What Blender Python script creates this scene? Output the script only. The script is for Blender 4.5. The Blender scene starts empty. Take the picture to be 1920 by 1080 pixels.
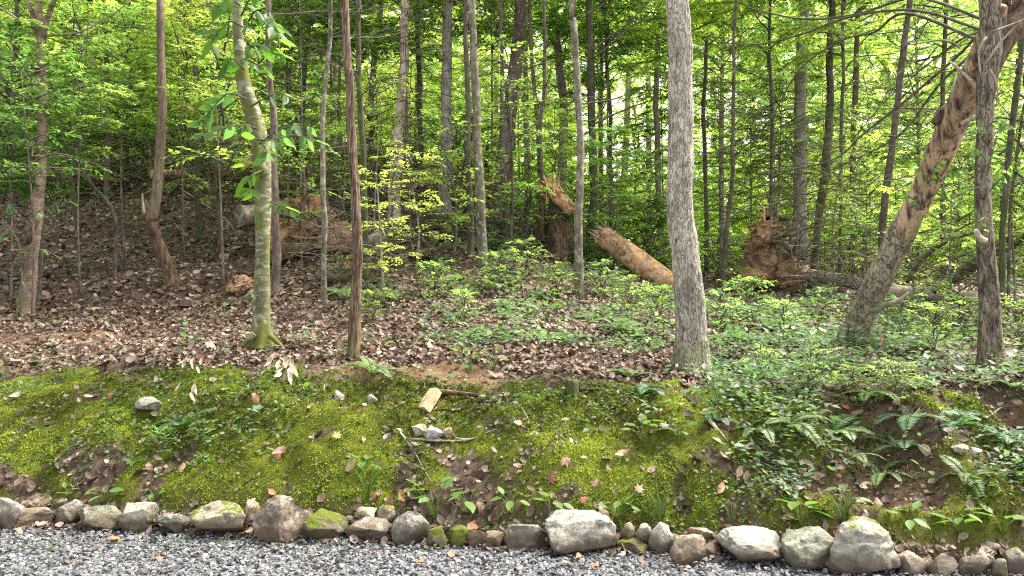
import bpy, math, random
import numpy as np
from mathutils import Vector
R = math.radians
random.seed(7); rng = np.random.default_rng(7)
sc = bpy.context.scene
col = sc.collection

# ------------------------------------------------------------------ camera, sky, sun, exposure
FPX = 1478.0; CZ = 1.5
cam_d = bpy.data.cameras.new('camera'); cam = bpy.data.objects.new('camera', cam_d); col.objects.link(cam)
cam.location = (0, 0, CZ); cam.rotation_euler = (R(90), 0, 0)
cam_d.sensor_width = 36; cam_d.lens = FPX / 1920 * 36; cam_d.clip_start = .05; cam_d.clip_end = 900
sc.camera = cam
w = bpy.data.worlds.new('World'); sc.world = w; w.use_nodes = True
nt = w.node_tree; nt.nodes.clear()
SUN_EL, SUN_AZ = 58, 62
sky = nt.nodes.new('ShaderNodeTexSky'); sky.sky_type = 'NISHITA'; sky.sun_disc = False
sky.sun_elevation = R(SUN_EL); sky.sun_rotation = R(SUN_AZ); sky.air_density = 1.2; sky.dust_density = 4.0; sky.ozone_density = 1.0
bg = nt.nodes.new('ShaderNodeBackground'); bg.inputs[1].default_value = .15
ow = nt.nodes.new('ShaderNodeOutputWorld'); hs_ = nt.nodes.new('ShaderNodeHueSaturation'); hs_.inputs['Saturation'].default_value = .35     # thin overcast: the blue is washed out
tm_ = nt.nodes.new('ShaderNodeMix'); tm_.data_type = 'RGBA'; tm_.blend_type = 'MULTIPLY'; tm_.inputs[0].default_value = 1; tm_.inputs[7].default_value = (1.0, .97, .90, 1)
nt.links.new(sky.outputs[0], hs_.inputs['Color']); nt.links.new(hs_.outputs[0], tm_.inputs[6]); nt.links.new(tm_.outputs[2], bg.inputs[0]); nt.links.new(bg.outputs[0], ow.inputs[0])
sun_d = bpy.data.lights.new('sun', 'SUN'); sun_d.energy = 2.5; sun_d.angle = R(18); sun_d.color = (1, .95, .87)
sun = bpy.data.objects.new('sun', sun_d); col.objects.link(sun)
sdir = Vector((math.sin(R(SUN_AZ)) * math.cos(R(SUN_EL)), math.cos(R(SUN_AZ)) * math.cos(R(SUN_EL)), math.sin(R(SUN_EL))))
sun.rotation_euler = sdir.to_track_quat('Z', 'Y').to_euler(); sun.location = sdir * 60
sc.view_settings.view_transform = 'Standard'; sc.view_settings.look = 'None'
sc.view_settings.gamma = 1; sc.view_settings.use_curve_mapping = False
sc.view_settings.exposure = 2.0
sc.cycles.max_bounces = 12; sc.cycles.diffuse_bounces = 8; sc.cycles.transmission_bounces = 8; sc.cycles.glossy_bounces = 2
sc.cycles.use_denoising = False; sc.cycles.use_adaptive_sampling = False
sc.cycles.sample_clamp_indirect = 6; sc.cycles.pixel_filter_type = 'BLACKMAN_HARRIS'; sc.cycles.filter_width = 1.2

# ------------------------------------------------------------------ noise
def _h(ix, iy, iz, s):
    n = (ix.astype(np.int64) * 374761393 + iy.astype(np.int64) * 668265263 + iz.astype(np.int64) * 2147483647 + s * 974634777) & 0xffffffff
    n = ((n ^ (n >> 13)) * 1274126177) & 0xffffffff
    n = ((n ^ (n >> 16)) * 2246822519) & 0xffffffff
    return ((n ^ (n >> 15)) & 0xffffff) / float(0xffffff)
def vn2(x, y, s=0):
    x = np.asarray(x, float); y = np.asarray(y, float)
    ix, iy = np.floor(x), np.floor(y); fx, fy = x - ix, y - iy
    fx = fx * fx * (3 - 2 * fx); fy = fy * fy * (3 - 2 * fy); z = np.zeros_like(ix)
    a, b, c, d = _h(ix, iy, z, s), _h(ix + 1, iy, z, s), _h(ix, iy + 1, z, s), _h(ix + 1, iy + 1, z, s)
    return (a * (1 - fx) + b * fx) * (1 - fy) + (c * (1 - fx) + d * fx) * fy
def fbm(x, y, o=4, s=0):
    t = 0; a = .5; n = 0
    for k in range(o):
        t = t + a * vn2(x * 2 ** k + 17 * k, y * 2 ** k - 9 * k, s + k); n += a; a *= .5
    return t / n
def vn3(p, s=0):
    i = np.floor(p); f = p - i; f = f * f * (3 - 2 * f); r = 0
    for dx in (0, 1):
        for dy in (0, 1):
            for dz in (0, 1):
                wt = (f[:, 0] if dx else 1 - f[:, 0]) * (f[:, 1] if dy else 1 - f[:, 1]) * (f[:, 2] if dz else 1 - f[:, 2])
                r = r + wt * _h(i[:, 0] + dx, i[:, 1] + dy, i[:, 2] + dz, s)
    return r
def sst(a, b, x):
    t = np.clip((x - a) / (b - a), 0, 1); return t * t * (3 - 2 * t)

# ------------------------------------------------------------------ terrain
def row_y(X): return np.interp(X, [-9, -3.2, -1.4, .4, 1.3, 2.0, 3.2, 9], [5.15, 4.98, 4.76, 4.52, 4.36, 4.25, 4.08, 3.3])
def crest_y(X): return np.interp(X, [-9, -4.5, -2.3, 0, 2, 3.5, 9], [7.8, 7.0, 6.3, 5.9, 5.6, 5.45, 4.9])
def H0(X, Y):
    X = np.asarray(X, float); Y = np.asarray(Y, float)
    yr = row_y(X) + .05; yc = crest_y(X)
    hc = np.interp(X, [-6, 0, 3, 6], [.86, .84, .79, .8])
    t = np.clip((Y - yr) / (yc - yr), 0, 1)
    bank = .05 * sst(0, .05, Y - yr + .05) + (hc - .05) * (1 - (1 - t) ** 1.45) * sst(0, .12, t)
    d = np.maximum(Y - yc, 0)
    s1 = np.interp(X, [-4, 0, 3], [.10, .10, .06])
    s2 = np.interp(X, [-8, -6, -2, 0, 3, 6, 10], [.36, .33, .26, .22, .10, .06, .05])
    d2 = np.maximum(d - 3, 0); d2 = np.where(d2 > 16, 16 + (d2 - 16) * .35, d2); d2 = np.minimum(d2, 45)
    f = s1 * np.minimum(d, 3) + s2 * d2
    return bank + f
def H(X, Y):
    X = np.asarray(X, float); Y = np.asarray(Y, float)
    yr = row_y(X); k = sst(0, .35, Y - yr)
    z = H0(X, Y)
    z = z + k * ((fbm(X * .5, Y * .5, 3, 3) - .5) * .22 + (fbm(X * 2.2, Y * 2.2, 3, 5) - .5) * .15 + (fbm(X * 9, Y * 9, 2, 6) - .5) * .035 + (fbm(X * 4, Y * 5, 3, 16) - .5) * .17 * sst(1.3, .6, (Y - yr) / (crest_y(X) - yr)))
    yc = crest_y(X); t = (Y - yr) / (yc - yr)               # eroded hollows in the right part of the bank
    er = sst(.50, .72, fbm(X * 1.7 + 3, Y * .9, 3, 21)) * sst(1.1, 1.9, X) * sst(.15, .3, t) * sst(1.0, .75, t)
    mo = MOSS(X, Y)
    return z - .17 * er + mo * (.035 * (fbm(X * 6, Y * 7, 2, 51) - .3) + .02 * sst(.5, .8, vn2(X * 13, Y * 15, 52)))
def EROD(X, Y):
    yr = row_y(X); yc = crest_y(X); t = (Y - yr) / (yc - yr)
    return sst(.56, .68, fbm(X * 1.7 + 3, Y * .9, 3, 21)) * sst(1.1, 1.9, X) * sst(.12, .3, t) * sst(1.02, .8, t)
def MOSS(X, Y):
    clay = ((X + .80) / .75) ** 2 + ((Y - 6.15) / .4) ** 2
    yr = row_y(X); yc = crest_y(X); t = (Y - yr) / (yc - yr)
    top = np.interp(X, [-6, -3, -1, 0, 1, 3], [1.02, 1.08, 1.02, .96, .95, .95]) + (fbm(X * 1.8, Y * 2, 3, 33) - .5) * .8
    band = sst(.02, .16, t) * sst(top + .06, top - .10, t)
    right = np.interp(X, [-6, -3, .9, 1.8, 3.2], [.02, -.02, -.03, .0, .05])
    m = sst(.405 + right, .475 + right, fbm(X * 1.6 + 5, Y * 2.1, 4, 40) * .55 + .45 * fbm(X * 6, Y * 7, 3, 44))
    return band * m * (1 - EROD(X, Y)) * sst(.5, 1.1, clay + (fbm(X * 5, Y * 5, 2, 63) - .5))
def hz(x, y): return float(H(np.array([x]), np.array([y]))[0])
def at(px, py, Y): return Vector(((px - 960) / FPX * Y, Y, CZ - (py - 540) / FPX * Y))
_Ys = np.concatenate([np.arange(3.5, 12, .01), np.arange(12, 60, .04)])
def gat(px, py):                                            # where the terrain meets the line of sight
    X = (px - 960) / FPX * _Ys; Z = CZ - (py - 540) / FPX * _Ys; h = H(X, _Ys)
    k = np.nonzero(Z <= h)[0]; k = k[0] if len(k) else len(_Ys) - 1
    return Vector((X[k], _Ys[k], h[k]))

# ------------------------------------------------------------------ mesh helpers
def mesh_np(name, V, F, attrs=None, smooth=True, mats=(), fmat=None):
    V = np.asarray(V, np.float32); F = np.asarray(F, np.int32); k = F.shape[1]
    me = bpy.data.meshes.new(name); me.vertices.add(len(V)); me.vertices.foreach_set('co', V.ravel())
    me.loops.add(F.size); me.loops.foreach_set('vertex_index', F.ravel())
    me.polygons.add(len(F)); me.polygons.foreach_set('loop_start', np.arange(0, F.size, k, dtype=np.int32))
    me.polygons.foreach_set('use_smooth', np.full(len(F), smooth))
    for m in mats: me.materials.append(m)
    if fmat is not None: me.polygons.foreach_set('material_index', fmat.astype(np.int32))
    for n, a in (attrs or {}).items():
        at_ = me.attributes.new(n, 'FLOAT', 'POINT'); at_.data.foreach_set('value', np.asarray(a, np.float32))
    me.update(calc_edges=True); return me
class G:
    def __init__(s): s.V = []; s.F = []; s.A = []; s.n = 0
    def add(s, V, F, a=0.):
        V = np.asarray(V, float); F = np.asarray(F, int)
        if F.shape[1] == 3: F = np.c_[F, -np.ones(len(F), int)]
        s.V.append(V); s.F.append(np.where(F < 0, -1, F + s.n)); s.n += len(V)
        s.A.append(np.broadcast_to(np.asarray(a, float), (len(V),)))
        return s
    def mesh(s, name, mat, org=(0, 0, 0), smooth=True):
        V = np.concatenate(s.V) - np.array(org); F = np.concatenate(s.F)
        q = F[F[:, 3] >= 0]; t = F[F[:, 3] < 0][:, :3]
        tri = np.concatenate([t, q[:, [0, 1, 2]], q[:, [0, 2, 3]]]) if len(t) else q
        return mesh_np(name, V, tri, {'tint': np.concatenate(s.A)}, smooth, [mat])
def link(name, me, parent=None, loc=(0, 0, 0), color=None):
    o = bpy.data.objects.new(name, me); col.objects.link(o); o.parent = parent; o.location = loc
    if color: o.color = (*color, 1) if len(color) == 3 else color
    return o
def tag(o, label=None, cat=None, group=None, kind=None):
    if label: o['label'] = label
    if cat: o['category'] = cat
    if group: o['group'] = group
    if kind: o['kind'] = kind
    return o
def thing(name, loc, label, cat, group=None, rz=0):
    o = bpy.data.objects.new(name, None); col.objects.link(o); o.location = loc; o.rotation_euler = (0, 0, rz); o.empty_display_size = .1
    return tag(o, label, cat, group)
def spline(P, R_, step):
    P = np.array([tuple(p) for p in P], float); R_ = np.array(R_, float)
    if len(P) == 2: 
        n = max(2, int(np.linalg.norm(P[1] - P[0]) / step)); t = np.linspace(0, 1, n + 1)[:, None]
        return P[0] * (1 - t) + P[1] * t, (R_[0] * (1 - t) + R_[1] * t)[:, 0]
    Q = np.vstack([2 * P[0] - P[1], P, 2 * P[-1] - P[-2]]); o = []; r = []
    for i in range(len(P) - 1):
        n = max(2, int(np.linalg.norm(P[i + 1] - P[i]) / step))
        for t in np.linspace(0, 1, n, endpoint=False):
            a, b, c, d = Q[i:i + 4]
            o.append(.5 * (2 * b + (c - a) * t + (2 * a - 5 * b + 4 * c - d) * t * t + (3 * b - 3 * c + d - a) * t ** 3)); r.append(R_[i] * (1 - t) + R_[i + 1] * t)
    o.append(P[-1]); r.append(R_[-1]); return np.array(o), np.array(r)
def tube(P, R_, n=8, step=.1, rough=0, ridge=0, freq=3, seed=0, flare=0, cap=True, raw=False):
    if not raw: P, R_ = spline(P, R_, step)
    P = np.array([tuple(p) for p in P], float); R_ = np.array(R_, float)
    T = np.gradient(P, axis=0); T /= np.linalg.norm(T, axis=1)[:, None] + 1e-9
    up = np.array([0, 1, 0]) if abs(T[0][2]) > .6 else np.array([0, 0, 1.])
    U = np.cross(T, up); U /= np.linalg.norm(U, axis=1)[:, None] + 1e-9; W = np.cross(T, U)
    a = np.linspace(0, 2 * np.pi, n, endpoint=False)
    s = np.concatenate([[0], np.cumsum(np.linalg.norm(np.diff(P, axis=0), axis=1))])
    rad = np.repeat(R_[:, None], n, 1)
    if flare: rad = rad * (1 + flare * np.exp(-s / .14)[:, None] * (.55 + .45 * np.cos(a * 4 + seed) [None, :] + .3 * np.cos(a * 7 + seed * 2)[None, :]))
    V = P[:, None, :] + rad[..., None] * (np.cos(a)[None, :, None] * U[:, None, :] + np.sin(a)[None, :, None] * W[:, None, :])
    if rough or ridge:
        q = np.stack([np.cos(a)[None, :] * 1.6 + 0 * s[:, None], np.sin(a)[None, :] * 1.6 + 0 * s[:, None], np.repeat(s[:, None] * freq, n, 1)], -1).reshape(-1, 3)
        d = (vn3(q, seed) - .5) * 2 * rough
        if ridge:
            m = max(3, n // 5)
            q2 = np.stack([np.cos(a)[None, :] * m / 2.2 + 0 * s[:, None], np.sin(a)[None, :] * m / 2.2 + 0 * s[:, None], np.repeat(s[:, None] * 5, n, 1)], -1).reshape(-1, 3)
            d = d - ridge * np.abs(vn3(q2, seed + 5) * 2 - 1) ** .6
        V = V + (d.reshape(len(P), n) * R_[:, None])[..., None] * (V - P[:, None, :]) / (rad[..., None] + 1e-9)
    k = len(P); V = V.reshape(-1, 3); i = np.arange(k - 1)[:, None] * n; j = np.arange(n)[None, :]; j2 = (j + 1) % n
    F = np.stack([i + j, i + j2, i + n + j2, i + n + j], -1).reshape(-1, 4)
    if cap:
        V = np.vstack([V, P[0], P[-1]]); c0, c1 = k * n, k * n + 1; j = np.arange(n); j2 = (j + 1) % n
        F = np.vstack([F, np.stack([j2, j, np.full(n, c0), np.full(n, -1)], -1), np.stack([(k - 1) * n + j, (k - 1) * n + j2, np.full(n, c1), np.full(n, -1)], -1)])
    return V, F
def norm(v): return v / (np.linalg.norm(v, axis=-1, keepdims=True) + 1e-9)
# leaf templates: (along, across, lift)
T_MID = (np.array([[0, 0, 0], [.42, .5, .10], [1, 0, 0], [.42, -.5, .10], [.5, 0, 0]]), np.array([[0, 4, 1], [1, 4, 2], [2, 4, 3], [3, 4, 0]]))
T_LOW = (np.array([[0, 0, 0], [.45, .5, .08], [1, 0, -.04], [.45, -.5, .08]]), np.array([[0, 2, 1], [0, 3, 2]]))
T_CURL = (np.array([[0, 0, .1], [.2, .38, .22], [.62, .5, .12], [1, .05, .32], [.66, -.42, .2], [.25, -.4, .05], [.45, .02, -.03]]),
          np.array([[6, 1, 0], [6, 2, 1], [6, 3, 2], [6, 4, 3], [6, 5, 4], [6, 0, 5]]))
_fa = np.linspace(0, 1, 7)
T_RICH = (np.vstack([np.c_[_fa, 0 * _fa, -.18 * _fa ** 2], np.c_[_fa[1:-1], .5 * np.sin(np.pi * _fa[1:-1] ** .8), .09 - .18 * _fa[1:-1] ** 2], np.c_[_fa[1:-1], -.5 * np.sin(np.pi * _fa[1:-1] ** .8), .09 - .18 * _fa[1:-1] ** 2]]),
          np.array([[0, 1, 7], [0, 12, 1]] + sum([[[i, i + 1, i + 7], [i, i + 7, i + 6], [i, i + 12, i + 1], [i, i + 11, i + 12]] for i in range(1, 5)], []) + [[5, 6, 11], [5, 16, 6]]))
def leaves(P, D, N, L, W, tint, tpl=T_MID):
    T, F = tpl; n = len(P); D = norm(D); S = norm(np.cross(N, D)); N = np.cross(D, S)
    L = np.broadcast_to(L, (n,)); W = np.broadcast_to(W, (n,))
    V = P[:, None] + D[:, None] * (T[None, :, :1] * L[:, None, None]) + S[:, None] * (T[None, :, 1:2] * W[:, None, None]) + N[:, None] * (T[None, :, 2:] * W[:, None, None])
    FF = (F[None] + (np.arange(n) * len(T))[:, None, None]).reshape(-1, 3)
    return V.reshape(-1, 3), FF, np.repeat(np.broadcast_to(tint, (n,)), len(T))

# ------------------------------------------------------------------ materials
class M:
    def __init__(s, name):
        s.m = bpy.data.materials.new(name); s.m.use_nodes = True; s.t = s.m.node_tree; s.t.nodes.clear()
        s.out = s.n('ShaderNodeOutputMaterial')
    def n(s, t, **k):
        x = s.t.nodes.new(t)
        for a, b in k.items():
            if isinstance(b, (int, float, tuple)) and a.startswith('i_'): x.inputs[a[2:].replace('_', ' ')].default_value = b
            else: setattr(x, a, b)
        return x
    def l(s, a, b): s.t.links.new(a, b)
    def mapping(s, scale, src='Object'):
        c = s.n('ShaderNodeTexCoord'); m = s.n('ShaderNodeMapping'); m.inputs['Scale'].default_value = scale; s.l(c.outputs[src], m.inputs[0]); return m.outputs[0]
    def noise(s, vec, sc_, det=4, rough=.6, dist=0):
        x = s.n('ShaderNodeTexNoise'); x.inputs['Scale'].default_value = sc_; x.inputs['Detail'].default_value = det; x.inputs['Roughness'].default_value = rough; x.inputs['Distortion'].default_value = dist
        s.l(vec, x.inputs['Vector']); return x.outputs['Fac']
    def ramp(s, fac, *st):
        x = s.n('ShaderNodeValToRGB'); e = x.color_ramp.elements
        while len(e) < len(st): e.new(.5)
        for el, (p, c) in zip(e, st): el.position = p; el.color = (*c, 1) if isinstance(c, tuple) else (c, c, c, 1)
        s.l(fac, x.inputs[0]); return x.outputs[0]
    def mix(s, fac, a, b, bt='MIX'):
        x = s.n('ShaderNodeMix', data_type='RGBA', blend_type=bt)
        for i, v in ((0, fac), (6, a), (7, b)):
            if isinstance(v, bpy.types.NodeSocket): s.l(v, x.inputs[i])
            elif isinstance(v, tuple): x.inputs[i].default_value = (*v, 1)
            else: x.inputs[i].default_value = v
        return x.outputs[2]
    def math(s, op, a, b=0., clamp=False):
        x = s.n('ShaderNodeMath', operation=op); x.use_clamp = clamp
        for i, v in ((0, a), (1, b)):
            if isinstance(v, bpy.types.NodeSocket): s.l(v, x.inputs[i])
            else: x.inputs[i].default_value = v
        return x.outputs[0]
    def attr(s, n): x = s.n('ShaderNodeAttribute'); x.attribute_name = n; return x.outputs['Fac']
    def bump(s, h, st, dist=.02):
        x = s.n('ShaderNodeBump'); x.inputs['Strength'].default_value = st; x.inputs['Distance'].default_value = dist; s.l(h, x.inputs['Height']); return x.outputs[0]
    def bsdf(s, colr, rough=.85, nrm=None, spec=.3, link=True):
        x = s.n('ShaderNodeBsdfPrincipled'); x.inputs['Specular IOR Level'].default_value = spec
        if isinstance(colr, tuple): x.inputs['Base Color'].default_value = (*colr, 1)
        else: s.l(colr, x.inputs['Base Color'])
        if isinstance(rough, bpy.types.NodeSocket): s.l(rough, x.inputs['Roughness'])
        else: x.inputs['Roughness'].default_value = rough
        if nrm: s.l(nrm, x.inputs['Normal'])
        if link: s.l(x.outputs[0], s.out.inputs[0])
        return x.outputs[0]
def leaf_mat(name, rough=.42, trans=.62, warm=(.92, 1.0, .52), spec=.4, gain=3.3, yel=True):
    m = M(name); oi = m.n('ShaderNodeObjectInfo'); t = m.attr('tint')
    k = m.ramp(t, (0, .5 if yel else .22), (1, 1.6 if yel else 1.75)); c = m.mix(1., oi.outputs['Color'], k, 'MULTIPLY')
    if yel: y = m.ramp(t, (.7, (1, 1, 1)), (1, (1.4, 1.15, .9))); c = m.mix(1., c, y, 'MULTIPLY')
    d = m.bsdf(c, rough, spec=spec, link=False)
    tr = m.n('ShaderNodeBsdfTranslucent'); m.l(m.mix(1., c, tuple(gain * v for v in warm), 'MULTIPLY'), tr.inputs[0])
    mx = m.n('ShaderNodeMixShader'); mx.inputs[0].default_value = trans; m.l(d, mx.inputs[1]); m.l(tr.outputs[0], mx.inputs[2]); m.l(mx.outputs[0], m.out.inputs[0])
    return m.m
LEAF = leaf_mat('broad_leaf'); NEEDLE = leaf_mat('needle_leaf', .6, .35, (.8, 1, .5), .3, 1.6)
LOWLEAF = leaf_mat('low_plant_leaf', .5, .4, (.85, 1, .5), .4, 1.9); FERN = leaf_mat('fern_leaf', .5, .35, (.8, 1, .5), .4, 1.6)
MOSSM = leaf_mat('moss_blade', .8, .3, (1, 1, .35), .1, 1.5, False)
def litter_mat():
    m = M('dead_leaf'); t = m.attr('tint')
    c = m.ramp(t, (0, (.03, .017, .012)), (.25, (.075, .042, .030)), (.45, (.145, .095, .07)), (.66, (.235, .17, .125)), (.86, (.41, .325, .25)), (.95, (.30, .11, .045)), (1, (.42, .20, .07)))
    n = m.noise(m.mapping((1, 1, 1)), 60, 2); c = m.mix(1., c, m.ramp(n, (.3, .75), (.7, 1.2)), 'MULTIPLY')
    d = m.bsdf(c, .55, spec=.35, link=False)
    tr = m.n('ShaderNodeBsdfTranslucent'); m.l(c, tr.inputs[0]); mx = m.n('ShaderNodeMixShader'); mx.inputs[0].default_value = .15
    m.l(d, mx.inputs[1]); m.l(tr.outputs[0], mx.inputs[2]); m.l(mx.outputs[0], m.out.inputs[0]); return m.m
LITTER = litter_mat()
def bark_mat(name, dark, light, hs=30, vs=5, cut=(.35, .65), bump=.8, moss=0., mossc=(.07, .085, .015), lichen=0., lichc=(.42, .45, .38), band=0., dist=.012, foot=0., rings=0., fiss=0.):
    m = M(name); v = m.mapping((hs, hs, vs)); n1 = m.noise(v, 1, 6, .65, .3); n2 = m.noise(m.mapping((1, 1, .5)), 4, 4)
    fine = m.noise(m.mapping((hs * 3, hs * 3, vs * 4)), 1, 3)
    c = m.mix(m.ramp(n1, (cut[0], 0.), (cut[1], 1.)), dark, light)
    c = m.mix(1., c, m.ramp(n2, (.3, .5), (.7, 1.4)), 'MULTIPLY'); c = m.mix(1., c, m.ramp(fine, (.3, .7), (.7, 1.2)), 'MULTIPLY')
    h = m.math('ADD', n1, m.math('MULTIPLY', fine, .35))
    if fiss:
        fa = m.math('ABSOLUTE', m.math('SUBTRACT', m.noise(m.mapping((hs * 1.25, hs * 1.25, vs * 1.3)), 1, 2, .5, .6), .5)); fk = m.ramp(fa, (.0, 1.), (.055, 0.))
        c = m.mix(m.math('MULTIPLY', fk, fiss), c, tuple(v_ * .55 for v_ in dark)); h = m.math('SUBTRACT', h, m.math('MULTIPLY', fk, .5))
    if rings:
        r = m.noise(m.mapping((3, 3, 60)), 1, 3, .6, .4); c = m.mix(m.math('MULTIPLY', m.ramp(r, (.52, 0.), (.62, 1.)), rings), c, tuple(v_ * .45 for v_ in dark)); h = m.math('ADD', h, m.math('MULTIPLY', r, .4))
    if band:
        b = m.noise(m.mapping((8, 8, 24)), 1, 4, .6, .6); c = m.mix(m.math('MULTIPLY', m.ramp(b, (.50, 0.), (.56, 1.)), band), c, lichc)
    if lichen:
        b = m.noise(m.mapping((1, 1, .8)), 13, 5, .7); c = m.mix(m.math('MULTIPLY', m.ramp(b, (.52, 0.), (.60, 1.)), lichen), c, lichc)
    mf = m.noise(m.mapping((1, 1, .45)), 7, 5, .7)
    if moss: c = m.mix(m.ramp(mf, (.62 - .4 * moss, 0.), (.75 - .4 * moss, 1.)), c, mossc)
    if foot:
        co = m.n('ShaderNodeTexCoord'); sp = m.n('ShaderNodeSeparateXYZ'); m.l(co.outputs['Object'], sp.inputs[0])
        z = m.math('ADD', sp.outputs[2], m.math('MULTIPLY', mf, -.9)); z = m.math('ADD', z, .25); c = m.mix(m.ramp(z, (-.3, foot), (.10, 0.)), c, (.11, .12, .022))
    m.bsdf(c, .88, m.bump(h, bump, dist), .2); return m.m
B_CHERRY = bark_mat('cherry_bark', (.15, .09, .065), (.36, .27, .21), 9, 14, rings=.5, bump=.5, lichen=.25, lichc=(.45, .42, .37), foot=0.28)
B_GREYBROWN = bark_mat('grey_brown_bark', (.12, .085, .06), (.27, .21, .155), 40, 8, bump=.5)
B_DARKROUGH = bark_mat('dark_rough_bark', (.03, .02, .015), (.20, .13, .085), 22, 9, bump=1.)
B_BEECH = bark_mat('patchy_lichen_bark', (.11, .10, .06), (.21, .19, .12), 14, 12, band=.65, lichc=(.37, .38, .29), bump=.5, moss=.42, mossc=(.12, .13, .03), foot=0.55, rings=.3)
B_CEDAR = bark_mat('shaggy_cedar_bark', (.05, .034, .024), (.27, .19, .13), 50, 3.4, (.3, .6), fiss=.8, bump=1., foot=0.33)
B_ROUGH = bark_mat('rough_grey_brown_bark', (.06, .045, .035), (.30, .24, .18), 30, 7, (.3, .6), fiss=.8, bump=1., lichen=.35, lichc=(.34, .32, .25), foot=0.22, dist=.02)
B_RIDGE = bark_mat('ridged_pale_bark', (.11, .09, .07), (.50, .45, .37), 36, 9, (.28, .48), bump=1., lichen=.2, lichc=(.50, .48, .42), moss=.02, dist=.02, foot=0.47, fiss=.5)
B_LICHEN = bark_mat('lichened_bark', (.09, .075, .055), (.24, .21, .16), 40, 10, lichen=.6, lichc=(.38, .40, .31), moss=.12, foot=0.22)
B_MOSSY = bark_mat('mossy_dark_bark', (.04, .035, .024), (.13, .11, .075), 30, 8, moss=.4, mossc=(.055, .07, .02), lichen=.15)
B_DARK = bark_mat('dark_thin_bark', (.055, .047, .036), (.17, .145, .11), 40, 10, lichen=.35, lichc=(.18, .18, .13))
B_GREY = bark_mat('grey_far_bark', (.16, .14, .12), (.40, .36, .32), 26, 5, lichen=.3)
B_BROWN = bark_mat('brown_far_bark', (.06, .045, .036), (.24, .18, .15), 20, 5, lichen=.25, lichc=(.3, .28, .24))
B_PEEL = bark_mat('peeling_pale_wood', (.20, .14, .10), (.55, .45, .36), 16, 2.5, (.4, .5), lichen=.2)
B_LEAN = bark_mat('leaning_trunk_bark', (.09, .07, .05), (.35, .29, .22), 20, 8, (.3, .55), fiss=.7, lichen=.55, lichc=(.46, .43, .36), bump=1., dist=.02)
W_ORANGE = bark_mat('bare_orange_wood', (.07, .042, .03), (.48, .33, .22), 20, 3.2, (.40, .56), bump=.8, lichen=.3, lichc=(.5, .38, .27))
W_LOG = bark_mat('stripped_log_wood', (.15, .07, .035), (.60, .36, .17), 7, 7, (.36, .6), bump=1., lichen=.85, lichc=(.42, .36, .30), dist=.02)
W_FRESH = bark_mat('fresh_splintered_wood', (.42, .20, .09), (.78, .55, .33), 20, 3, (.3, .7), bump=.6)
W_GREY = bark_mat('weathered_grey_wood', (.13, .10, .08), (.40, .34, .27), 10, 10, bump=.6, lichen=.3, moss=.06)
W_DEAD = bark_mat('dark_dead_wood', (.035, .025, .018), (.16, .11, .075), 14, 14, bump=.9, moss=.18, mossc=(.08, .09, .02))
W_SPLIT = bark_mat('split_pale_wood', (.30, .20, .11), (.60, .45, .28), 50, 50, bump=.4)
W_PALE = bark_mat('pale_broken_wood', (.30, .24, .17), (.60, .52, .40), 30, 30, bump=.5)
def soil_mat():
    m = M('clay_soil'); v = m.mapping((1, 1, 1)); n = m.noise(v, 2.6, 6, .62); f = m.noise(v, 18, 4, .6)
    c = m.ramp(n, (.36, (.06, .035, .02)), (.44, (.32, .18, .10)), (.62, (.58, .38, .23))); c = m.mix(1., c, m.ramp(f, (.3, .75), (.7, 1.2)), 'MULTIPLY')
    m.bsdf(c, .95, m.bump(m.math('ADD', n, f), 1., .04), .1); return m.m
SOIL = soil_mat()
def ground_mat():
    m = M('forest_ground'); v = m.mapping((1, 1, 1)); mo = m.attr('moss'); so = m.attr('soil')
    n = m.noise(v, 3, 6, .7); f = m.noise(v, 38, 5, .75); g = m.noise(v, 130, 3, .7)
    c = m.ramp(f, (.3, (.018, .012, .009)), (.5, (.065, .042, .030)), (.68, (.16, .11, .085)))
    vo = m.n('ShaderNodeTexVoronoi'); vo.inputs['Scale'].default_value = 26; m.l(v, vo.inputs['Vector'])
    hs = m.n('ShaderNodeSeparateColor'); m.l(vo.outputs['Color'], hs.inputs[0])
    lf = m.ramp(hs.outputs[0], (0, (.04, .025, .018)), (.5, (.12, .08, .06)), (.9, (.26, .19, .155)))
    c = m.mix(.45, c, lf)
    bare = m.mix(m.ramp(n, (.35, 0.), (.65, 1.)), (.15, .092, .05), (.32, .21, .12)); bare = m.mix(1., bare, m.ramp(f, (.3, .6), (.7, 1.25)), 'MULTIPLY'); c = m.mix(so, c, bare)
    mc = m.mix(m.ramp(n, (.35, 0.), (.65, 1.)), (.05, .06, .012), (.17, .19, .024)); mc = m.mix(1., mc, m.ramp(g, (.3, .55), (.7, 1.4)), 'MULTIPLY')
    c = m.mix(mo, c, mc)
    m.bsdf(c, .95, m.bump(m.math('ADD', f, g), 1., .02), .1); return m.m
GROUND = ground_mat()
def road_mat():
    m = M('gravel_bed'); v = m.mapping((1, 1, 1)); vo = m.n('ShaderNodeTexVoronoi'); vo.inputs['Scale'].default_value = 60; m.l(v, vo.inputs['Vector'])
    hs = m.n('ShaderNodeSeparateColor'); m.l(vo.outputs['Color'], hs.inputs[0])
    c = m.ramp(hs.outputs[0], (0, (.05, .05, .055)), (.6, (.18, .18, .19)), (1, (.36, .36, .37)))
    m.bsdf(c, .9, m.bump(vo.outputs['Distance'], 1., .02), .2); return m.m
def gravel_mat():
    m = M('gravel_stone'); t = m.attr('tint'); c = m.ramp(t, (0, (.035, .036, .04)), (.35, (.10, .102, .106)), (.75, (.185, .185, .187)), (.95, (.34, .335, .32)), (1, (.40, .32, .25)))
    n = m.noise(m.mapping((1, 1, 1)), 120, 3); c = m.mix(1., c, m.ramp(n, (.3, .8), (.7, 1.15)), 'MULTIPLY'); m.bsdf(c, .75, spec=.35); return m.m
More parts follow.
